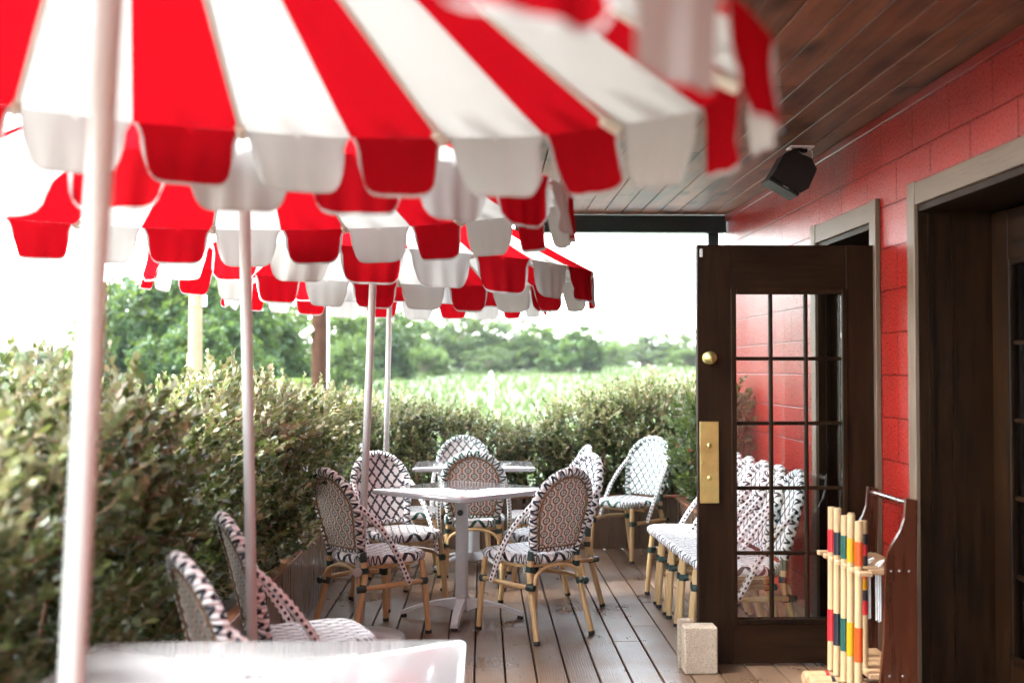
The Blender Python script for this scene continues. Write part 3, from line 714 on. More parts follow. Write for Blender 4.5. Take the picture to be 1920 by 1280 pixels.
# ------------------------------------------------------------ bistro chair
def make_chair(label, green=False):
    sfx = '_green' if green else ''
    t = thing('bistro_chair', label, 'chair', (0,0,0), 0)
    # ---- seat (front = +y)
    mb = MB(); n = 40
    def outl(k, sc):
        a = 2*PI*k/n; c, s_ = math.cos(a), math.sin(a)
        ex = .42
        x = math.copysign(abs(c)**ex, c); y = math.copysign(abs(s_)**ex, s_)
        wd = .205 - .022*(1-y)/2
        return x*wd*sc, y*.205*sc + .01
    rings = [(.93, .394), (1.0, .400), (1.035, .412), (1.035, .430), (.99, .441), (.94, .446), (.80, .447), (.5, .443), (.2, .441)]
    vs = []; uv = []
    for sc, z in rings:
        for k in range(n+1):
            x, y = outl(k % n, sc); vs.append((x, y, z))
    q = n+1
    for i in range(len(rings)-1):
        for k in range(n):
            f = (i*q+k, i*q+k+1, (i+1)*q+k+1, (i+1)*q+k); pv = [vs[a] for a in f]
            if i < 5:
                per = 1.55/n; uvs = [(k*per, i/10), ((k+1)*per, i/10), ((k+1)*per, (i+1)/10), (k*per, (i+1)/10)]; mb.add(pv, [(0,1,2,3)], 1, uvs)
            else: mb.add(pv, [(0,1,2,3)], 0, [(p[0], p[1]) for p in pv])
    lastv = [vs[(len(rings)-1)*q+k] for k in range(n)]; mb.add(lastv, [tuple(range(n))], 0, [(p[0], p[1]) for p in lastv])
    fv = [vs[k] for k in range(n)]; mb.add(fv, [tuple(range(n-1,-1,-1))], 1, [(p[0], p[1]) for p in fv])
    mb.build('seat', [M['weave_seat'+sfx], M['weave_edge'+sfx]], t, angle=50)
    # ---- backrest
    z0, zm, z1 = .475, .69, .885
    def hw(z):
        if z <= zm: return .150 + .043*((z-z0)/(zm-z0))**.8
        return .193*math.sqrt(max(0, 1-((z-zm)/(z1-zm))**2))
    def by(x, z): return -.178 - (z-.45)*.27 - .028*(1-(x/.2)**2)
    mb = MB(); nr, nc = 18, 10
    zs = [z0 + (z1-z0)*(1-(1-i/nr)**1.5) for i in range(nr+1)]
    for side, off, mi in ((1, .007, 0), (-1, -.007, 1)):
        vs = []; uv = []
        for z in zs:
            h_ = max(hw(min(z, z1-.0005)), .004)
            for j in range(nc+1):
                x = -h_ + 2*h_*j/nc; vs.append((x, by(x, z)+off, z)); uv.append((x+.5, z))
        fs = [(i*(nc+1)+j, i*(nc+1)+j+1, (i+1)*(nc+1)+j+1, (i+1)*(nc+1)+j) for i in range(nr) for j in range(nc)]
        if side == 1: fs = [f[::-1] for f in fs]
        mb.add(vs, fs, mi, uv)
    br_ = mb.build('backrest', [M['weave_diamond'+sfx], M['weave_octagon'+sfx]], t, angle=60)
    path = []
    for i in range(9): z = z0-.03 + (zm-z0+.03)*i/9; path.append((-hw(max(z, z0)), by(-hw(max(z, z0)), z), z))
    for i in range(21):
        a = PI - PI*i/20; x = .193*math.cos(a); z = zm + (z1-zm)*math.sin(a); path.append((x, by(x, z), z))
    for i in range(9): z = zm - (zm-z0+.03)*(i+1)/9; path.append((hw(max(z, z0)), by(hw(max(z, z0)), z), z))
    mb = MB(); mb.tube(path, .0225, 10); mb.tube([(-.14, by(.14, z0)+.0, z0), (0, by(0, z0), z0-.006), (.14, by(.14, z0), z0)], .014, 8)
    mb.build('woven_border', M['weave_edge'+sfx], br_)
    mb = MB(); sc = .86; inner = [((p[0])*sc, by(p[0]*sc, (p[2]-.68)*.88+.67)-.015, (p[2]-.68)*.90+.67) for p in path[1:-1]]
    mb.tube(inner, .0045, 6, closed=True); mb.build('back_frame', M['frame_brown'], br_)
    # ---- legs
    def leg(pts, rads, bz, nm='leg'):
        mb = MB(); mb.tube(pts, rads, 12); lg = mb.build(nm, M['bamboo'], t)
        p = [Vector(a) for a in pts]
        def at_z(z):
            for a, b in zip(p[:-1], p[1:]):
                if a.z <= z <= b.z: return a.lerp(b, (z-a.z)/(b.z-a.z)), (b-a).normalized()
            return p[-1], (p[-1]-p[-2]).normalized()
        for (z, L_) in bz:
            mb = MB(); c, d = at_z(z); mb.tube([c-d*L_/2, c+d*L_/2], rads[0]+.0045, 12); mb.build('binding', M['binding'], lg)
        mb = MB(); d = (p[1]-p[0]).normalized(); mb.tube([p[0]-d*.004, p[0]+d*.014], rads[0]+.002, 12); mb.build('foot_cap', M['black_rubber'], lg)
        return lg
    for s_ in (-1, 1):
        leg([(s_*.200, .205, .006), (s_*.190, .190, .22), (s_*.178, .172, .398)], [.0155, .0165, .0165], [(.285, .036)])
        leg([(s_*.195, -.275, .006), (s_*.180, -.222, .20), (s_*.168, -.182, .36), (s_*.160, by(.15, .46)+.001, .462)], [.0155, .0165, .0165, .0165], [(.285, .036), (.375, .03), (.445, .05)])
        # side stretcher: bows outward between the legs
        mb = MB(); pts = []
        for i in range(11):
            q_ = i/10; y = .192 - .43*q_; x = s_*(.187 + .040*math.sin(PI*q_)); z = .285 + .008*math.sin(PI*q_); pts.append((x, y, z))
        mb.tube(pts, .0135, 10); st = mb.build('side_stretcher', M['bamboo'], t)
        for pa, pb in ((pts[0], pts[1]), (pts[-1], pts[-2])):
            a, b = Vector(pa), Vector(pb); mb = MB(); mb.tube([a.lerp(b, -.1), a.lerp(b, .9)], .018, 10); mb.build('stretcher_binding', M['binding'], st)
        # woven strut from the back's shoulder down to the stretcher
        mb = MB(); pts = []
        top = Vector((s_*.196, by(.193, .70)+.008, .715)); bot = Vector((s_*.228, .055, .290))
        for i in range(13):
            q_ = i/12; p = top.lerp(bot, q_); p.x += s_*.020*math.sin(PI*q_); p.z += .030*math.sin(PI*q_); p.y += .012*math.sin(PI*q_); pts.append(p)
        mb.tube(pts, .0155, 8); mb.build('woven_strut', M['weave_dot'+sfx], t)
    # ---- under-seat rails and arched brace
    mb = MB(); path = []
    for k in range(25):
        a = 2*PI*k/24; c, s_ = math.cos(a), math.sin(a); path.append((math.copysign(abs(c)**.5, c)*.172, math.copysign(abs(s_)**.5, s_)*.172+.0, .388))
    mb.tube(path[:-1], .011, 8, closed=True); mb.build('seat_rail', M['bamboo'], t)
    mb = MB()
    for y, zt in ((-.205, .385), (.187, .385)):
        pts = []
        for i in range(13):
            a = PI*i/12; pts.append((.165*math.cos(a)*(1 if abs(math.cos(a)) < .99 else 1.0), y - (.018 if y < 0 else -.0)*(1-math.sin(a)), .292 + (zt-.292)*math.sin(a)**.75))
        if y < 0: mb.tube(pts, .0095, 8)
    mb.build('arched_brace', M['bamboo'], t)
    mb = MB(); mb.tube([(-.17, .02, .365), (.17, .02, .365)], .007, 8); mb.build('cross_rod', M['bamboo'], t)
    return t
proto = make_chair('black and white woven chair seen from behind, right of the square white table')
protog = make_chair('green and white woven bistro chair seen from behind, between the two square tables', True)
def put(o, x, y, face, tilt=None, z=0):
    """face = direction (dx, dy) the sitter looks"""
    a = math.atan2(face[1], face[0]) - PI/2
    o.location = (x, y, z); o.rotation_euler = (0, 0, a)
G1 = 'bistro chairs around the tables'
put(proto, .262, 6.215, (-.62, .78)); proto['group'] = G1
put(protog, -.055, 7.60, (.02, 1)); protog['group'] = G1
def chair(src, label, x, y, face, group=G1, z=0):
    c = copy_tree(src); c['label'] = label; c['group'] = group; put(c, x, y, face, z=z); return c
chair(proto, 'black and white chair mostly hidden behind the chair right of the square table', .385, 6.88, (-.88, -.47))
chair(proto, 'black and white chair at the left front of the square table beside planter', -.575, 6.19, (.77, .64))
chair(proto, 'black and white chair facing us with tall diamond patterned back, left of square table', -.50, 6.98, (.55, -.83))
chair(protog, 'green and white woven chair facing us behind the far table', -.15, 8.66, (0, -1))
chair(protog, 'green and white woven chair left of the far table, only its seat and legs showing', -.52, 7.98, (1, .12))
chair(protog, 'green and white chair right of the far table, its back tip above the black chairs', .40, 7.76, (-1, -.06))
chair(protog, 'green and white woven chair standing alone in the back right corner by the planters', 1.10, 8.62, (-.72, -.69))
chair(proto, 'blurred woven chair close to us with its back in the hedge, behind the near table', -.64, 4.26, (.92, .39))
chair(proto, 'blurred woven chair nearest to us, only its leaning back and strut above the near table', -.57, 3.38, (.87, .49))
G2 = 'woven chairs pushed together against the red wall'
row = [(1.30, 5.80, 'nearest of the woven chairs against the red wall, seen through the door glass'),
       (1.28, 6.10, 'second woven chair from the door in the row against the red wall'),
       (1.27, 6.40, 'third and middle woven chair in the row against the red wall'),
       (1.26, 6.70, 'fourth woven chair from the door in the row against the red wall'),
       (1.25, 7.00, 'farthest woven chair in the red wall row, seat end showing past the door')]
for i, (x, y, lb) in enumerate(row): chair(proto, lb, x, y, (-1, -.03), G2)

# ------------------------------------------------------------ planters and shrubs
def planter(label, x0, x1, y0, y1, h=.40, side='Y'):
    t = thing('planter_box', label, 'planter', ((x0+x1)/2, (y0+y1)/2, 0)); T_ = Matrix.Translation((-(x0+x1)/2, -(y0+y1)/2, 0))
    mb = MB(); th = .03
    def planks(a, b, mk):
        k = max(1, round((b-a)/.62))
        for i in range(k): mk(a+(b-a)*i/k+.0015, a+(b-a)*(i+1)/k-.0015)
    planks(y0, y1, lambda a, b: (mb.bbox(x0, x0+th, a, b, .002, h, .003, M=T_), mb.bbox(x1-th, x1, a, b, .002, h, .003, M=T_)))
    planks(x0+th, x1-th, lambda a, b: (mb.bbox(a, b, y0, y0+th, .002, h-.001, .003, M=T_), mb.bbox(a, b, y1-th, y1, .002, h-.001, .003, M=T_)))
    mb.build('side_panel', M['planter_wood'], t, smooth=False)
    mb = MB(); r_ = .012
    mb.bbox(x0-r_, x0+.05, y0-r_, y1+r_, h+.001, h+.022, .003, M=T_); mb.bbox(x1-.05, x1+r_, y0-r_, y1+r_, h+.001, h+.022, .003, M=T_)
    mb.bbox(x0+.051, x1-.051, y0-r_, y0+.05, h+.001, h+.021, .003, M=T_); mb.bbox(x0+.051, x1-.051, y1-.05, y1+r_, h+.001, h+.021, .003, M=T_)
    mb.build('rim', M['planter_rim'], t, smooth=False)
    mb = MB(); mb.box(x0+th, x1-th, y0+th, y1-th, .004, h-.05, M=T_); mb.build('soil', M['soil'], t, smooth=False)
    return t
planter('nearest brown wooden planter along the left of the deck, under the blurred hedge', -1.70, -1.0, 1.2, 3.58)
planter('brown wooden planter beside the blurred chairs, second along the left of the deck', -1.70, -1.0, 3.60, 5.98)
planter('brown wooden planter beside the left chair of the square table', -1.70, -1.0, 6.00, 8.99)
planter('dark planter across the back of the deck, behind the far table', -1.70, .32, 9.04, 9.74)
planter('dark planter across the back of the deck, behind the lone corner chair', .34, 2.3, 9.04, 9.74)
planter('short planter with a rusty rim at the end of the red wall', 1.50, 1.90, 7.75, 8.80, h=.41)

LEAF_F = [(0,1,2,3), (0,3,4,5)]
def leaf_verts(base, dirn, up, L_, W_, fold, rngs):
    """vectorised leaves: base(n,3) dirn(n,3) up(n,3)"""
    d = dirn/np.linalg.norm(dirn, axis=1, keepdims=True)
    s_ = np.cross(d, up); s_ /= np.linalg.norm(s_, axis=1, keepdims=True)+1e-9
    u = np.cross(s_, d)
    L_ = L_[:, None]; W_ = W_[:, None]; fo = fold[:, None]
    b = base; tip = base + d*L_ - u*L_*.12
    l1 = base + d*L_*.32 + s_*W_ + u*fo*W_; l2 = base + d*L_*.72 + s_*W_*.8 + u*fo*W_*.6 - u*L_*.04
    r1 = base + d*L_*.32 - s_*W_ + u*fo*W_; r2 = base + d*L_*.72 - s_*W_*.8 + u*fo*W_*.6 - u*L_*.04
    return np.stack([b, l1, l2, tip, r2, r1], 1)
def shrub(name, label, group, W_, D_, H_, ntwig, seed, leafL=.043, mat='hedge_leaf', z0=.36, shoots=.25, new_lit_frac=.04):
    g = np.random.default_rng(seed); t = thing(name, label, 'shrub', (0,0,0), 0, group)
    segs = []; B, D, U, LL, NG = [], [], [], [], []
    for i in range(ntwig):
        # start on a noisy shell of the box-like volume, biased outwards
        while True:
            p = g.uniform(-1, 1, 3); q = np.abs(p)**3.0
            m = q.sum()**(1/3.)
            if not (m < 1 and (m > .45 or g.random() < .25)): continue
            hv = noise.noise(Vector((p[0]*1.9*W_ + seed*3.1, p[1]*1.9*D_, p[2]*2.2)))
            if hv < .26 - .10*(p[2] < 0): break
        top = max(0, p[2])
        pos = np.array([p[0]*W_/2*.90, p[1]*D_/2*.90, z0 + (H_-z0-.06)*(p[2]*.5+.5)])
        out = np.array([p[0]*1.1, p[1]*1.1, .75 + .6*top]) + g.normal(0, .35, 3)
        out /= np.linalg.norm(out)
        Lt = g.uniform(.10, .22) * (1 + (shoots*g.random()**2*2.6 if top > .5 else 0))
        pts = [pos]; d = out.copy(); k = 5
        for j in range(k):
            d = d + g.normal(0, .12, 3) + np.array([0, 0, .06]); d /= np.linalg.norm(d); pts.append(pts[-1] + d*Lt/k)
        segs.append(pts)
        new = (top > .45 and g.random() < .75) or g.random() < new_lit_frac  # pale leaves mostly on top: young shoots plus painted top light
        nl = int(7 + Lt*44)
        for j in range(nl):
            s_ = (j+.5)/nl; ii = min(int(s_*k), k-1); fr = s_*k-ii; bp = pts[ii]*(1-fr)+pts[ii+1]*fr
            dd = (pts[ii+1]-pts[ii]); dd /= np.linalg.norm(dd)
            rnd_ = g.normal(0, 1, 3); sd = np.cross(dd, rnd_); sd /= np.linalg.norm(sd)+1e-9
            B.append(bp); D.append(sd*(.95 - .55*s_) + dd*(.35 + .8*s_)); U.append(dd + g.normal(0, .7, 3) + np.array([-.1,-.3,.7])); NG.append(new and s_ > .25); LL.append(leafL*g.uniform(.6, 1.15)*(1-.45*max(0, s_-.6)))
    B, D, U, LL = map(np.array, (B, D, U, LL)); n_ = len(B)
    V = leaf_verts(B, D, U, LL, LL*g.uniform(.24, .36, n_), g.uniform(.0, .35, n_), g)
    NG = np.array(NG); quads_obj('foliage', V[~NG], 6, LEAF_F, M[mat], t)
    if mat == 'hedge_leaf': quads_obj('new_lit_growth', V[NG], 6, LEAF_F, M['new_lit_leaf'], t)
    else: quads_obj('new_lit_growth', V[NG], 6, LEAF_F, M[mat], t)
    mb = MB()
    for pts in segs: mb.tube([Vector(p) for p in pts[::2]]+[Vector(pts[-1])], [.0026, .0020, .0014, .0008][:len(pts[::2])+1], 3, cap=False)
    for i in range(9):
        a = g.uniform(-1, 1, 2); p = Vector((a[0]*.12, a[1]*.10, .30)); q_ = Vector((a[0]*W_*.42, a[1]*D_*.4, H_*.85))
        mid = p.lerp(q_, .5) + Vector(g.normal(0, .04, 3)); mb.tube([p, mid, q_], [.012, .008, .003], 6)
    mb.build('stem', M['twig'], t)
    return t
GL = 'hedge shrubs in the left planters'; GB = 'hedge shrubs along the back planters'
va = shrub('hedge_shrub', 'x', GL, .95, .82, 1.45, 780, 11)
vb = shrub('hedge_shrub', 'x', GL, .95, .82, 1.47, 780, 12)
ve = shrub('hedge_shrub', 'x', GL, .95, .82, 1.46, 780, 15, new_lit_frac=.40)  # extra pale leaves paint the lit stretch of the left hedge
vc = shrub('hedge_shrub', 'x', GB, .66, .66, 1.38, 500, 13, leafL=.042, new_lit_frac=.38)  # back row: brightness of lit leaves put in by more pale ones
vd = shrub('hedge_shrub', 'x', GB, .66, .66, 1.38, 500, 14, leafL=.042, new_lit_frac=.38)
left = [(1.70, 'va', 1.0, 0, 'blurred leafy shrub at the far left edge, nearest to us'), (2.42, 'vb', .95, 180, 'blurred leafy shrub behind the nearest white umbrella pole'),
        (3.10, 'va', 1.0, 180, 'dark blurred shrub just right of the nearest umbrella pole'), (3.78, 'vb', 1.02, 0, 'dark shrub with brown new shoots, left of the second umbrella pole'),
        (4.48, 'va', .93, 90, 'shrub behind the second umbrella pole and the blurred chairs'), (5.18, 've', .97, 90, 'pale olive shrub just right of the second umbrella pole'),
        (5.88, 've', .98, 0, 'bright silvery shrub behind the left chair of the square table'), (6.58, 've', .95, 180, 'silvery shrub left of the third umbrella pole'),
        (7.28, 've', .945, 270, 'shrub behind the diamond patterned chair back'), (8.00, 've', .94, 270, 'shrub near the back left corner beside the third umbrella pole')]
used = set(); src = {'va': va, 'vb': vb, 'vc': vc, 'vd': vd, 've': ve}
for y, s_, zs_, rot, lb in left:
    o = src[s_] if s_ not in used else copy_tree(src[s_]); used.add(s_)
    o.location = (-1.36 - (.08 if y < 4.6 else 0), y, 0); o.rotation_euler = (0, 0, R(rot)); o.scale = (1, 1, zs_*.93); o["label"] = lb; o["group"] = GL
back = [(-1.20, 1.02, 0, 'shrub in the back left corner behind the farthest umbrella pole'), (-.78, 1.00, 180, 'dark dense shrub right of the farthest umbrella pole'),
        (-.36, .93, 90, 'shrub directly behind the far green chair that faces us'), (.04, .875, 270, 'shrub behind the far table, left of the white field post'),
        (.42, .80, 0, 'lowest shrub in the back row, right of the far table'), (.80, 1.0, 180, 'shrub rising left of the lone corner chair'),
        (1.16, 1.06, 90, 'shrub directly behind the lone corner chair'), (1.52, 1.12, 270, 'tall shrub at the right end of the back row beside the door edge'),
        (1.90, 1.10, 0, 'shrub behind the end of the red wall, seen past the open door')]
for i, (x, zs_, rot, lb) in enumerate(back):
    s_ = 'vc' if i % 2 == 0 else 'vd'
    o = src[s_] if s_ not in used else copy_tree(src[s_]); used.add(s_)
    o.location = (x, 9.40 + (i % 2)*.04, 0); o.rotation_euler = (0, 0, R(rot)); o.scale = (1, 1, zs_*.85); o["label"] = lb; o["group"] = GB
bs = shrub('berry_shrub', 'green shrub with tiny red berries in the short planter at the wall end', None,   .46, .95, 1.22, 460, 21, leafL=.05, mat='berry_leaf', z0=.38)
bs.location = (1.70, 8.28, 0)
mb = MB()
g = np.random.default_rng(5)
for i in range(34):
    p = Vector((g.uniform(-.30, .0), g.uniform(-.45, .1), g.uniform(.45, .95)))
    mb.lathe([(.001,-.006),(.006,-.003),(.006,.003),(.001,.006)], 8, M=Matrix.Translation(p))
mb.build('berry', M['berry'], bs)

# ------------------------------------------------------------ croquet stand with mallets
SX = 1.80
t = thing('croquet_stand', 'dark red wooden croquet rack with pale slotted shelves and a top handle bar', 'rack', (SX-.10, 4.92, 0)); Sinv = Matrix.Translation((-SX, -5.2, 0))
prof = [(1.725,.02),(1.895,.02),(1.893,.60),(1.898,.875),(1.852,.885),(1.845,.80),(1.830,.755),(1.800,.705),(1.775,.665),(1.765,.62),(1.755,.30)]
for y in (4.955, 5.425):
    mb = MB(); mb.prism(prof, y, y+.022, 'y', M=Sinv); p_ = mb.build('side_panel', M['stand_wood'], t, smooth=False)
    mb = MB()
    for (a, b) in ((1.785,.585),(1.82,.585),(1.86,.585),(1.775,.155),(1.83,.155)):
        mb.lathe([(.005,0),(.004,.002),(.001,.003)], 8, M=Sinv @ Matrix.Translation((a, y, b)) @ Matrix.Rotation(PI/2,4,'X'))
    mb.build('screw', M['steel'], p_)
mb = MB(); mb.tube([Sinv @ Vector((1.873, 4.975, .858)), Sinv @ Vector((1.873, 5.43, .858))], .013, 14); mb.build('handle_bar', M['stand_wood'], t)
for z, nm in ((.565, 'upper_shelf'), (.135, 'lower_shelf')):
    mb = MB()
    mb.bbox(1.70, 1.885, 4.979, 5.423, z, z+.022, .003, M=Sinv)
    # slotted front edge: teeth between mallet handles
    for k in range(7):
        y = 4.925 + k*.0915; mb.bbox(1.640, 1.6995, y, y+.035, z+.001, z+.021, .003, M=Sinv)
    if nm == 'lower_shelf': mb = MB(); mb.bbox(1.70, 1.885, 4.979, 5.423, z, z+.022, .003, M=Sinv); None
    mb.build(nm, M['shelf_wood'], t, smooth=False)
cols = [('red', 5.09, .03), ('black', 5.005, .035), ('green', 4.905, .015), ('yellow', 4.820, .03), ('orange', 4.720, .015)]
for nm, y, dz in cols:
    x = 1.56
    m = thing('croquet_mallet', 'croquet mallet with %s bands leaning head down in the wooden rack' % nm, 'mallet', (x, y, 0), 0, 'croquet mallets in the rack')
    ht = .77 + dz; pts = [(.0, .0, .075), (.004, 0, .4), (.008, 0, ht)]
    mb = MB(); mb.tube(pts, [.0160, .0160, .0168], 14); hd = mb.build('handle', M['mallet_wood'], m)
    for (a, b) in ((.205, .345), (.60, .70)):
        mb = MB(); mb.tube([(.0 + .008*a/ht, 0, a), (.008*b/ht, 0, b)], .0173, 14); mb.build('colour_band', M['paint_'+nm], hd)
    mb = MB(); mb.tube([(-.125, 0, .036), (-.115, 0, .036), (.105, 0, .036), (.115, 0, .036)], [.031, .034, .034, .031], 18); h2 = mb.build('head', M['shelf_wood'], m)
    mb = MB(); mb.tube([(-.030, 0, .036), (-.014, 0, .036)], .0345, 18); mb.build('colour_ring', M['paint_'+nm], h2)
# winning peg and plain peg
m = thing('winning_peg', 'striped croquet winning peg standing behind the mallets in the rack', 'peg', (1.615, 4.80, .157))
mb = MB(); mb.tube([(0,0,0),(0,0,.62)], .0145, 14); pg = mb.build('shaft', M['mallet_wood'], m)
for k, (nm, a, b) in enumerate((('black',.52,.565),('red',.474,.519),('black',.425,.473),('orange',.375,.424),('yellow',.330,.374),('black',.285,.329),('red',.225,.284))):
    mb = MB(); mb.tube([(0,0,a),(0,0,b)], .0152, 14); mb.build('colour_band', M['paint_'+nm], pg)
mb = MB(); mb.tube([(1.722-1.722,0,0),(0,0,.63)], [.013,.0145], 14); o = mb.build('croquet_peg', M['mallet_wood']); o.location = (1.62, 4.98, .157); tag(o, 'plain pale wooden croquet peg standing tall at the back of the rack', 'peg')
# wickets
for k in range(4):
    mb = MB(); pts = []
    for i in range(11):
        a = PI*i/10; pts.append((0, .05*math.cos(a), .0))
    x0 = 1.745+.010*k; yb = 5.02 + (k % 2)*.10
    w_ = [(0, -.045, -.235), (0, -.045, -.02)] + [(.02*math.sin(PI*i/8), -.045*math.cos(PI*i/8), .0+.018*math.sin(PI*i/8)) for i in range(9)] + [(0, .045, -.02), (0, .045, -.235)]
    mb.tube(w_, .0032, 6); o = mb.build('croquet_wicket', M['wire_white']); o.location = (1.640+.012*k, 4.84 + .012*(k % 2) - .03*(k//2)*2, .592)
    o.scale = (1, .35, 1)
    tag(o, 'white wire croquet wicket hanging from the upper shelf of the rack', 'wicket', 'white croquet wickets on the rack')

# ------------------------------------------------------------ background: poles, post, flowers
t = thing('utility_pole', 'pale tan utility pole with small metal boxes in front of the big tree', 'utility pole', (ypt(369, 700, 22).x, 22, -.35))
mb = MB(); mb.tube([(0,0,0),(0,0,2.1)], [.145,.142], 20); mb.tube([(.01,0,2.1),(.01,0,9)], [.128,.11], 20); mb.build('pole_shaft', M['utility_tan'], t)
z = ypt(0, 566, 22).z + .35
mb = MB(); mb.bbox(.135, .21, -.06, .06, z-.10, z+.13, .01); mb.build('junction_box', M['steel'], t, smooth=False)
mb = MB(); mb.bbox(-.01, .04, -.16, -.12, z-.07, z+.0, .01); mb.build('meter_box', M['steel'], t, smooth=False)
t = thing('utility_pole', 'weathered brown timber utility pole beside a thin white conduit', 'utility pole', (ypt(600, 700, 22).x, 22, -.35))
mb = MB(); mb.tube([(0,0,0),(0,0,4),(0,0,9)], [.155,.14,.12], 20); mb.build('pole_shaft', M['utility_brown'], t)
mb = MB(); mb.tube([(.175,-.02,0),(.165,-.02,4),(.15,-.02,8)], .024, 10); mb.build('conduit', M['wire_white'], t)
z = ypt(0, 622, 22).z + .35
mb = MB(); mb.tube([(-.33,-.12,z-.09),(-.30,-.12,z-.07),(-.11,-.10,z+.07)], [.05,.06,.06], 14); mb.tube([(-.15,-.10,z+.03),(-.05,0,z-.01)], .02, 8); mb.build('floodlight', M['wire_white'], t)
p = ypt(921, 745, 45); mb = MB(); mb.bbox(-.08, .08, -.08, .08, 0, 1.3, .01); mb.prism([(-.08,1.3),(.08,1.3),(0,1.42)], -.08, .08, 'y'); o = mb.build('marker_post', M['wire_white'], smooth=False); o.location = (p.x, 45, gz(45)); tag(o, 'small white marker post standing alone in the green field', 'post')
g = np.random.default_rng(9); nf = 260
c = ypt(545, 708, 30); xx = c.x + g.normal(0, .16, nf); yy = 30 + g.normal(0, .5, nf); zz = gz(30) + .75 + g.random(nf)*.55
V = np.zeros((nf, 4, 3)); s_ = .05
for k, (a, b) in enumerate(((-1,-1),(1,-1),(1,1),(-1,1))): V[:,k] = np.stack([xx+a*s_, yy+g.normal(0,.02,nf), zz+b*s_], 1)
fl = thing('flowering_bush', 'low bush with bright yellow flowers beyond the hedge, left of the brown pole', 'bush', (0,0,0))
quads_obj('blossom', V, 4, [(0,1,2,3)], M['yellow_flower'], fl)
xx = c.x + g.normal(0, .35, 2600); yy = 30.1 + g.normal(0, .5, 2600); zz = gz(30) + g.random(2600)*1.45
V = np.zeros((2600, 4, 3))
for k, (a, b) in enumerate(((-1,-1),(1,-1),(1,1),(-1,1))): V[:,k] = np.stack([xx+a*.06, yy+g.normal(0,.05,2600), zz+b*.06], 1)
quads_obj('foliage', V, 4, [(0,1,2,3)], M['tree_leaf_light'], fl)

# ------------------------------------------------------------ trees (unit size: height 1, radius ~.55)
def tree_proto(seed, mat, nclump=150, per=42, spread=1.0):
    g = np.random.default_rng(seed); t = thing('tree', 'x', 'tree')
    cen = []
    lob = [(g.uniform(-.30, .30)*spread, g.uniform(-.28, .28)*spread, g.uniform(.34, .74), g.uniform(.16, .27)) for _ in range(11)]
    lob += [(g.uniform(-.42, .42)*spread, g.uniform(-.35, .35)*spread, g.uniform(.16, .34), g.uniform(.14, .22)) for _ in range(7)]
    for i in range(nclump):
        lx, ly, lz, lr = lob[g.integers(len(lob))]; d = g.normal(0, 1, 3); d /= np.linalg.norm(d); rr_ = lr*(.55 + .5*g.random()**.5)
        cen.append((lx+d[0]*rr_, ly+d[1]*rr_, max(.06, lz+d[2]*rr_)))
    cen = np.array(cen); cen[:,2] *= 1.0/cen[:,2].max()*.96
    idx = g.integers(0, nclump, nclump*per); n_ = len(idx)
    pos = cen[idx] + g.normal(0, .030, (n_, 3)); pos[:,2] = np.maximum(pos[:,2], .02)
    d = g.normal(0, 1, (n_, 3)); d[:,2] += .3; up = g.normal(0, .6, (n_, 3)); up[:,2] += 1
    L_ = g.uniform(.028, .052, n_)
    V = leaf_verts(pos, d, up, L_, L_*.42, np.full(n_, .2), g)
    quads_obj('crown', V, 6, LEAF_F, M[mat], t)
    mb = MB(); mb.tube([(0,0,0),(.01,0,.2),(0,.01,.45),(.02,0,.75)], [.030,.022,.015,.006], 8)
    for lx, ly, lz, lr in lob[:9]: mb.tube([(0,0,.18),(lx*.5,ly*.5,(lz+.15)*.55),(lx,ly,lz)], [.014,.010,.004], 6)
    mb.build('trunk', M['bark'], t)
    return t
pt = {'d': tree_proto(31, 'tree_leaf', 300, 46), 'D': tree_proto(32, 'tree_leaf', 300, 46), 'l': tree_proto(33, 'tree_leaf_light', 160, 42, 1.05), 'f': tree_proto(34, 'tree_leaf_far', 160, 40, 1.1), 'g': tree_proto(35, 'tree_leaf_far', 160, 40, 1.1)}
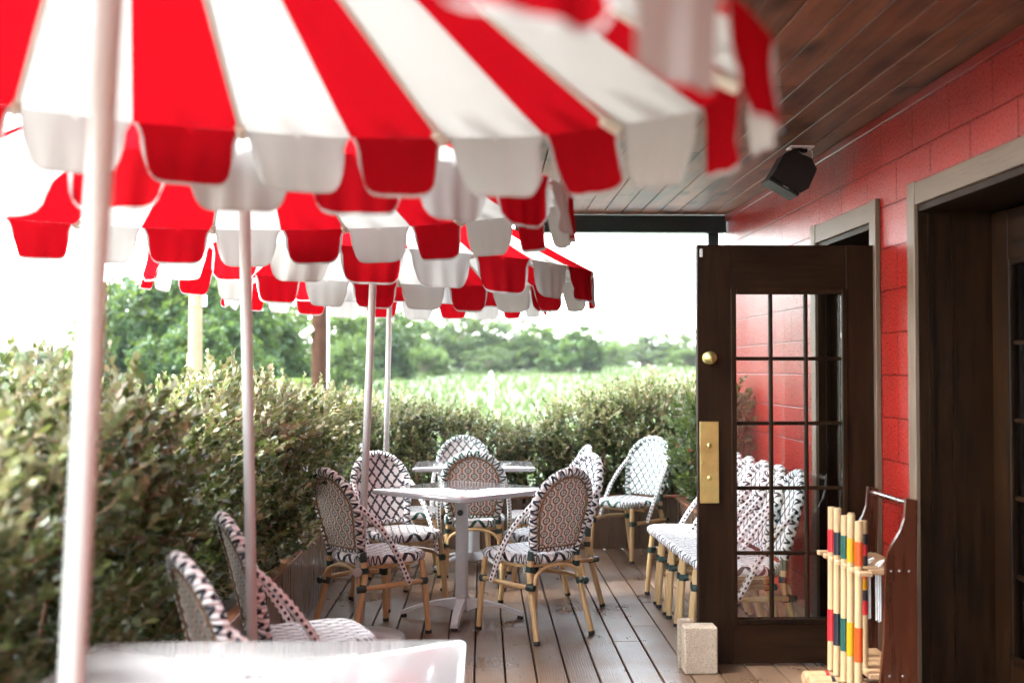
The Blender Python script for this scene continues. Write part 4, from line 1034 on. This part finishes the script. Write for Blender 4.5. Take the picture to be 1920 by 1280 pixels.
trees = [  # px centre, px top y, px width, distance, kind, label
 (285, 478, 320, 44, 'd', 'tallest big green tree left of the tan utility pole'), (400, 492, 290, 47, 'D', 'large green tree directly behind the tan utility pole'),
 (232, 540, 170, 42, 'D', 'bushy green tree at the left end of the big trees, beside the nearest umbrella pole'), (480, 535, 220, 50, 'd', 'dense green tree behind the second umbrella pole'),
 (550, 570, 180, 52, 'l', 'light green tree left of the brown utility pole'), (340, 600, 210, 41, 'd', 'low dark tree in front of the tallest tree'), (440, 620, 170, 42, 'D', 'low dark bushy tree right of the tan utility pole'),
 (625, 580, 180, 60, 'l', 'bright green tree behind the brown utility pole'), (660, 630, 110, 58, 'l', 'low yellow green tree just right of the brown utility pole'), (700, 580, 190, 80, 'D', 'dark tree behind the third umbrella pole'),
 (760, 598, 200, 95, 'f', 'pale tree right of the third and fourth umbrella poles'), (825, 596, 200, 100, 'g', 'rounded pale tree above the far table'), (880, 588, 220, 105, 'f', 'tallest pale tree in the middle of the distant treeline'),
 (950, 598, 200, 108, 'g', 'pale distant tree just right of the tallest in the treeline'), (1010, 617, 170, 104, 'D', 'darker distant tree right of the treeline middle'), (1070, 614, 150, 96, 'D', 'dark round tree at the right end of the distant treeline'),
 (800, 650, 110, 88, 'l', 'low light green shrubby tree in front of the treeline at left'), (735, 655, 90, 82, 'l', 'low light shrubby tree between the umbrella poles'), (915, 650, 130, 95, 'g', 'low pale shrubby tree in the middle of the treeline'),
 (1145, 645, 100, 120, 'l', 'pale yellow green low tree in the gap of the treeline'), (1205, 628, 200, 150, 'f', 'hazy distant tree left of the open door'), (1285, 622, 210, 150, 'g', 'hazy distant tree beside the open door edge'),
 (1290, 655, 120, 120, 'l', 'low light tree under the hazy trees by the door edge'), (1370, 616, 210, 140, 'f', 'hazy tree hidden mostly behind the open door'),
 (30, 650, 160, 120, 'f', 'low distant tree at the far left edge'), (120, 645, 150, 115, 'g', 'low distant tree just left of the nearest umbrella pole'), (185, 640, 120, 90, 'D', 'low tree half hidden by the nearest umbrella pole')]
usedt = set()
for i, (px, py, wp, Y, k, lb) in enumerate(trees):
    o = pt[k] if k not in usedt else copy_tree(pt[k]); usedt.add(k)
    top = ypt(px, py, Y); zb = gz(Y) - .1; h = top.z - zb; wd = wp/F*Y/1.05
    o.location = (top.x, Y, zb); o.scale = (wd, wd*.9, h*1.03); o.rotation_euler = (0, 0, R(67*i)); o['label'] = lb; o['group'] = 'trees beyond the hedge'

# ------------------------------------------------------------ haze over the field
mb = MB(); mb.box(-180, 180, -12, 330, -3, 30)
n = N('haze'); pv = n.n('VolumePrincipled', Density=.0002, Anisotropy=.3); pv.inputs['Color'].default_value = (.97, .99, 1, 1); n.l(pv.outputs[0], n.out.inputs['Volume'])
tag(mb.build('haze', n.m, smooth=False), kind='stuff', label='thin pale haze over the field and distant trees', cat='haze')
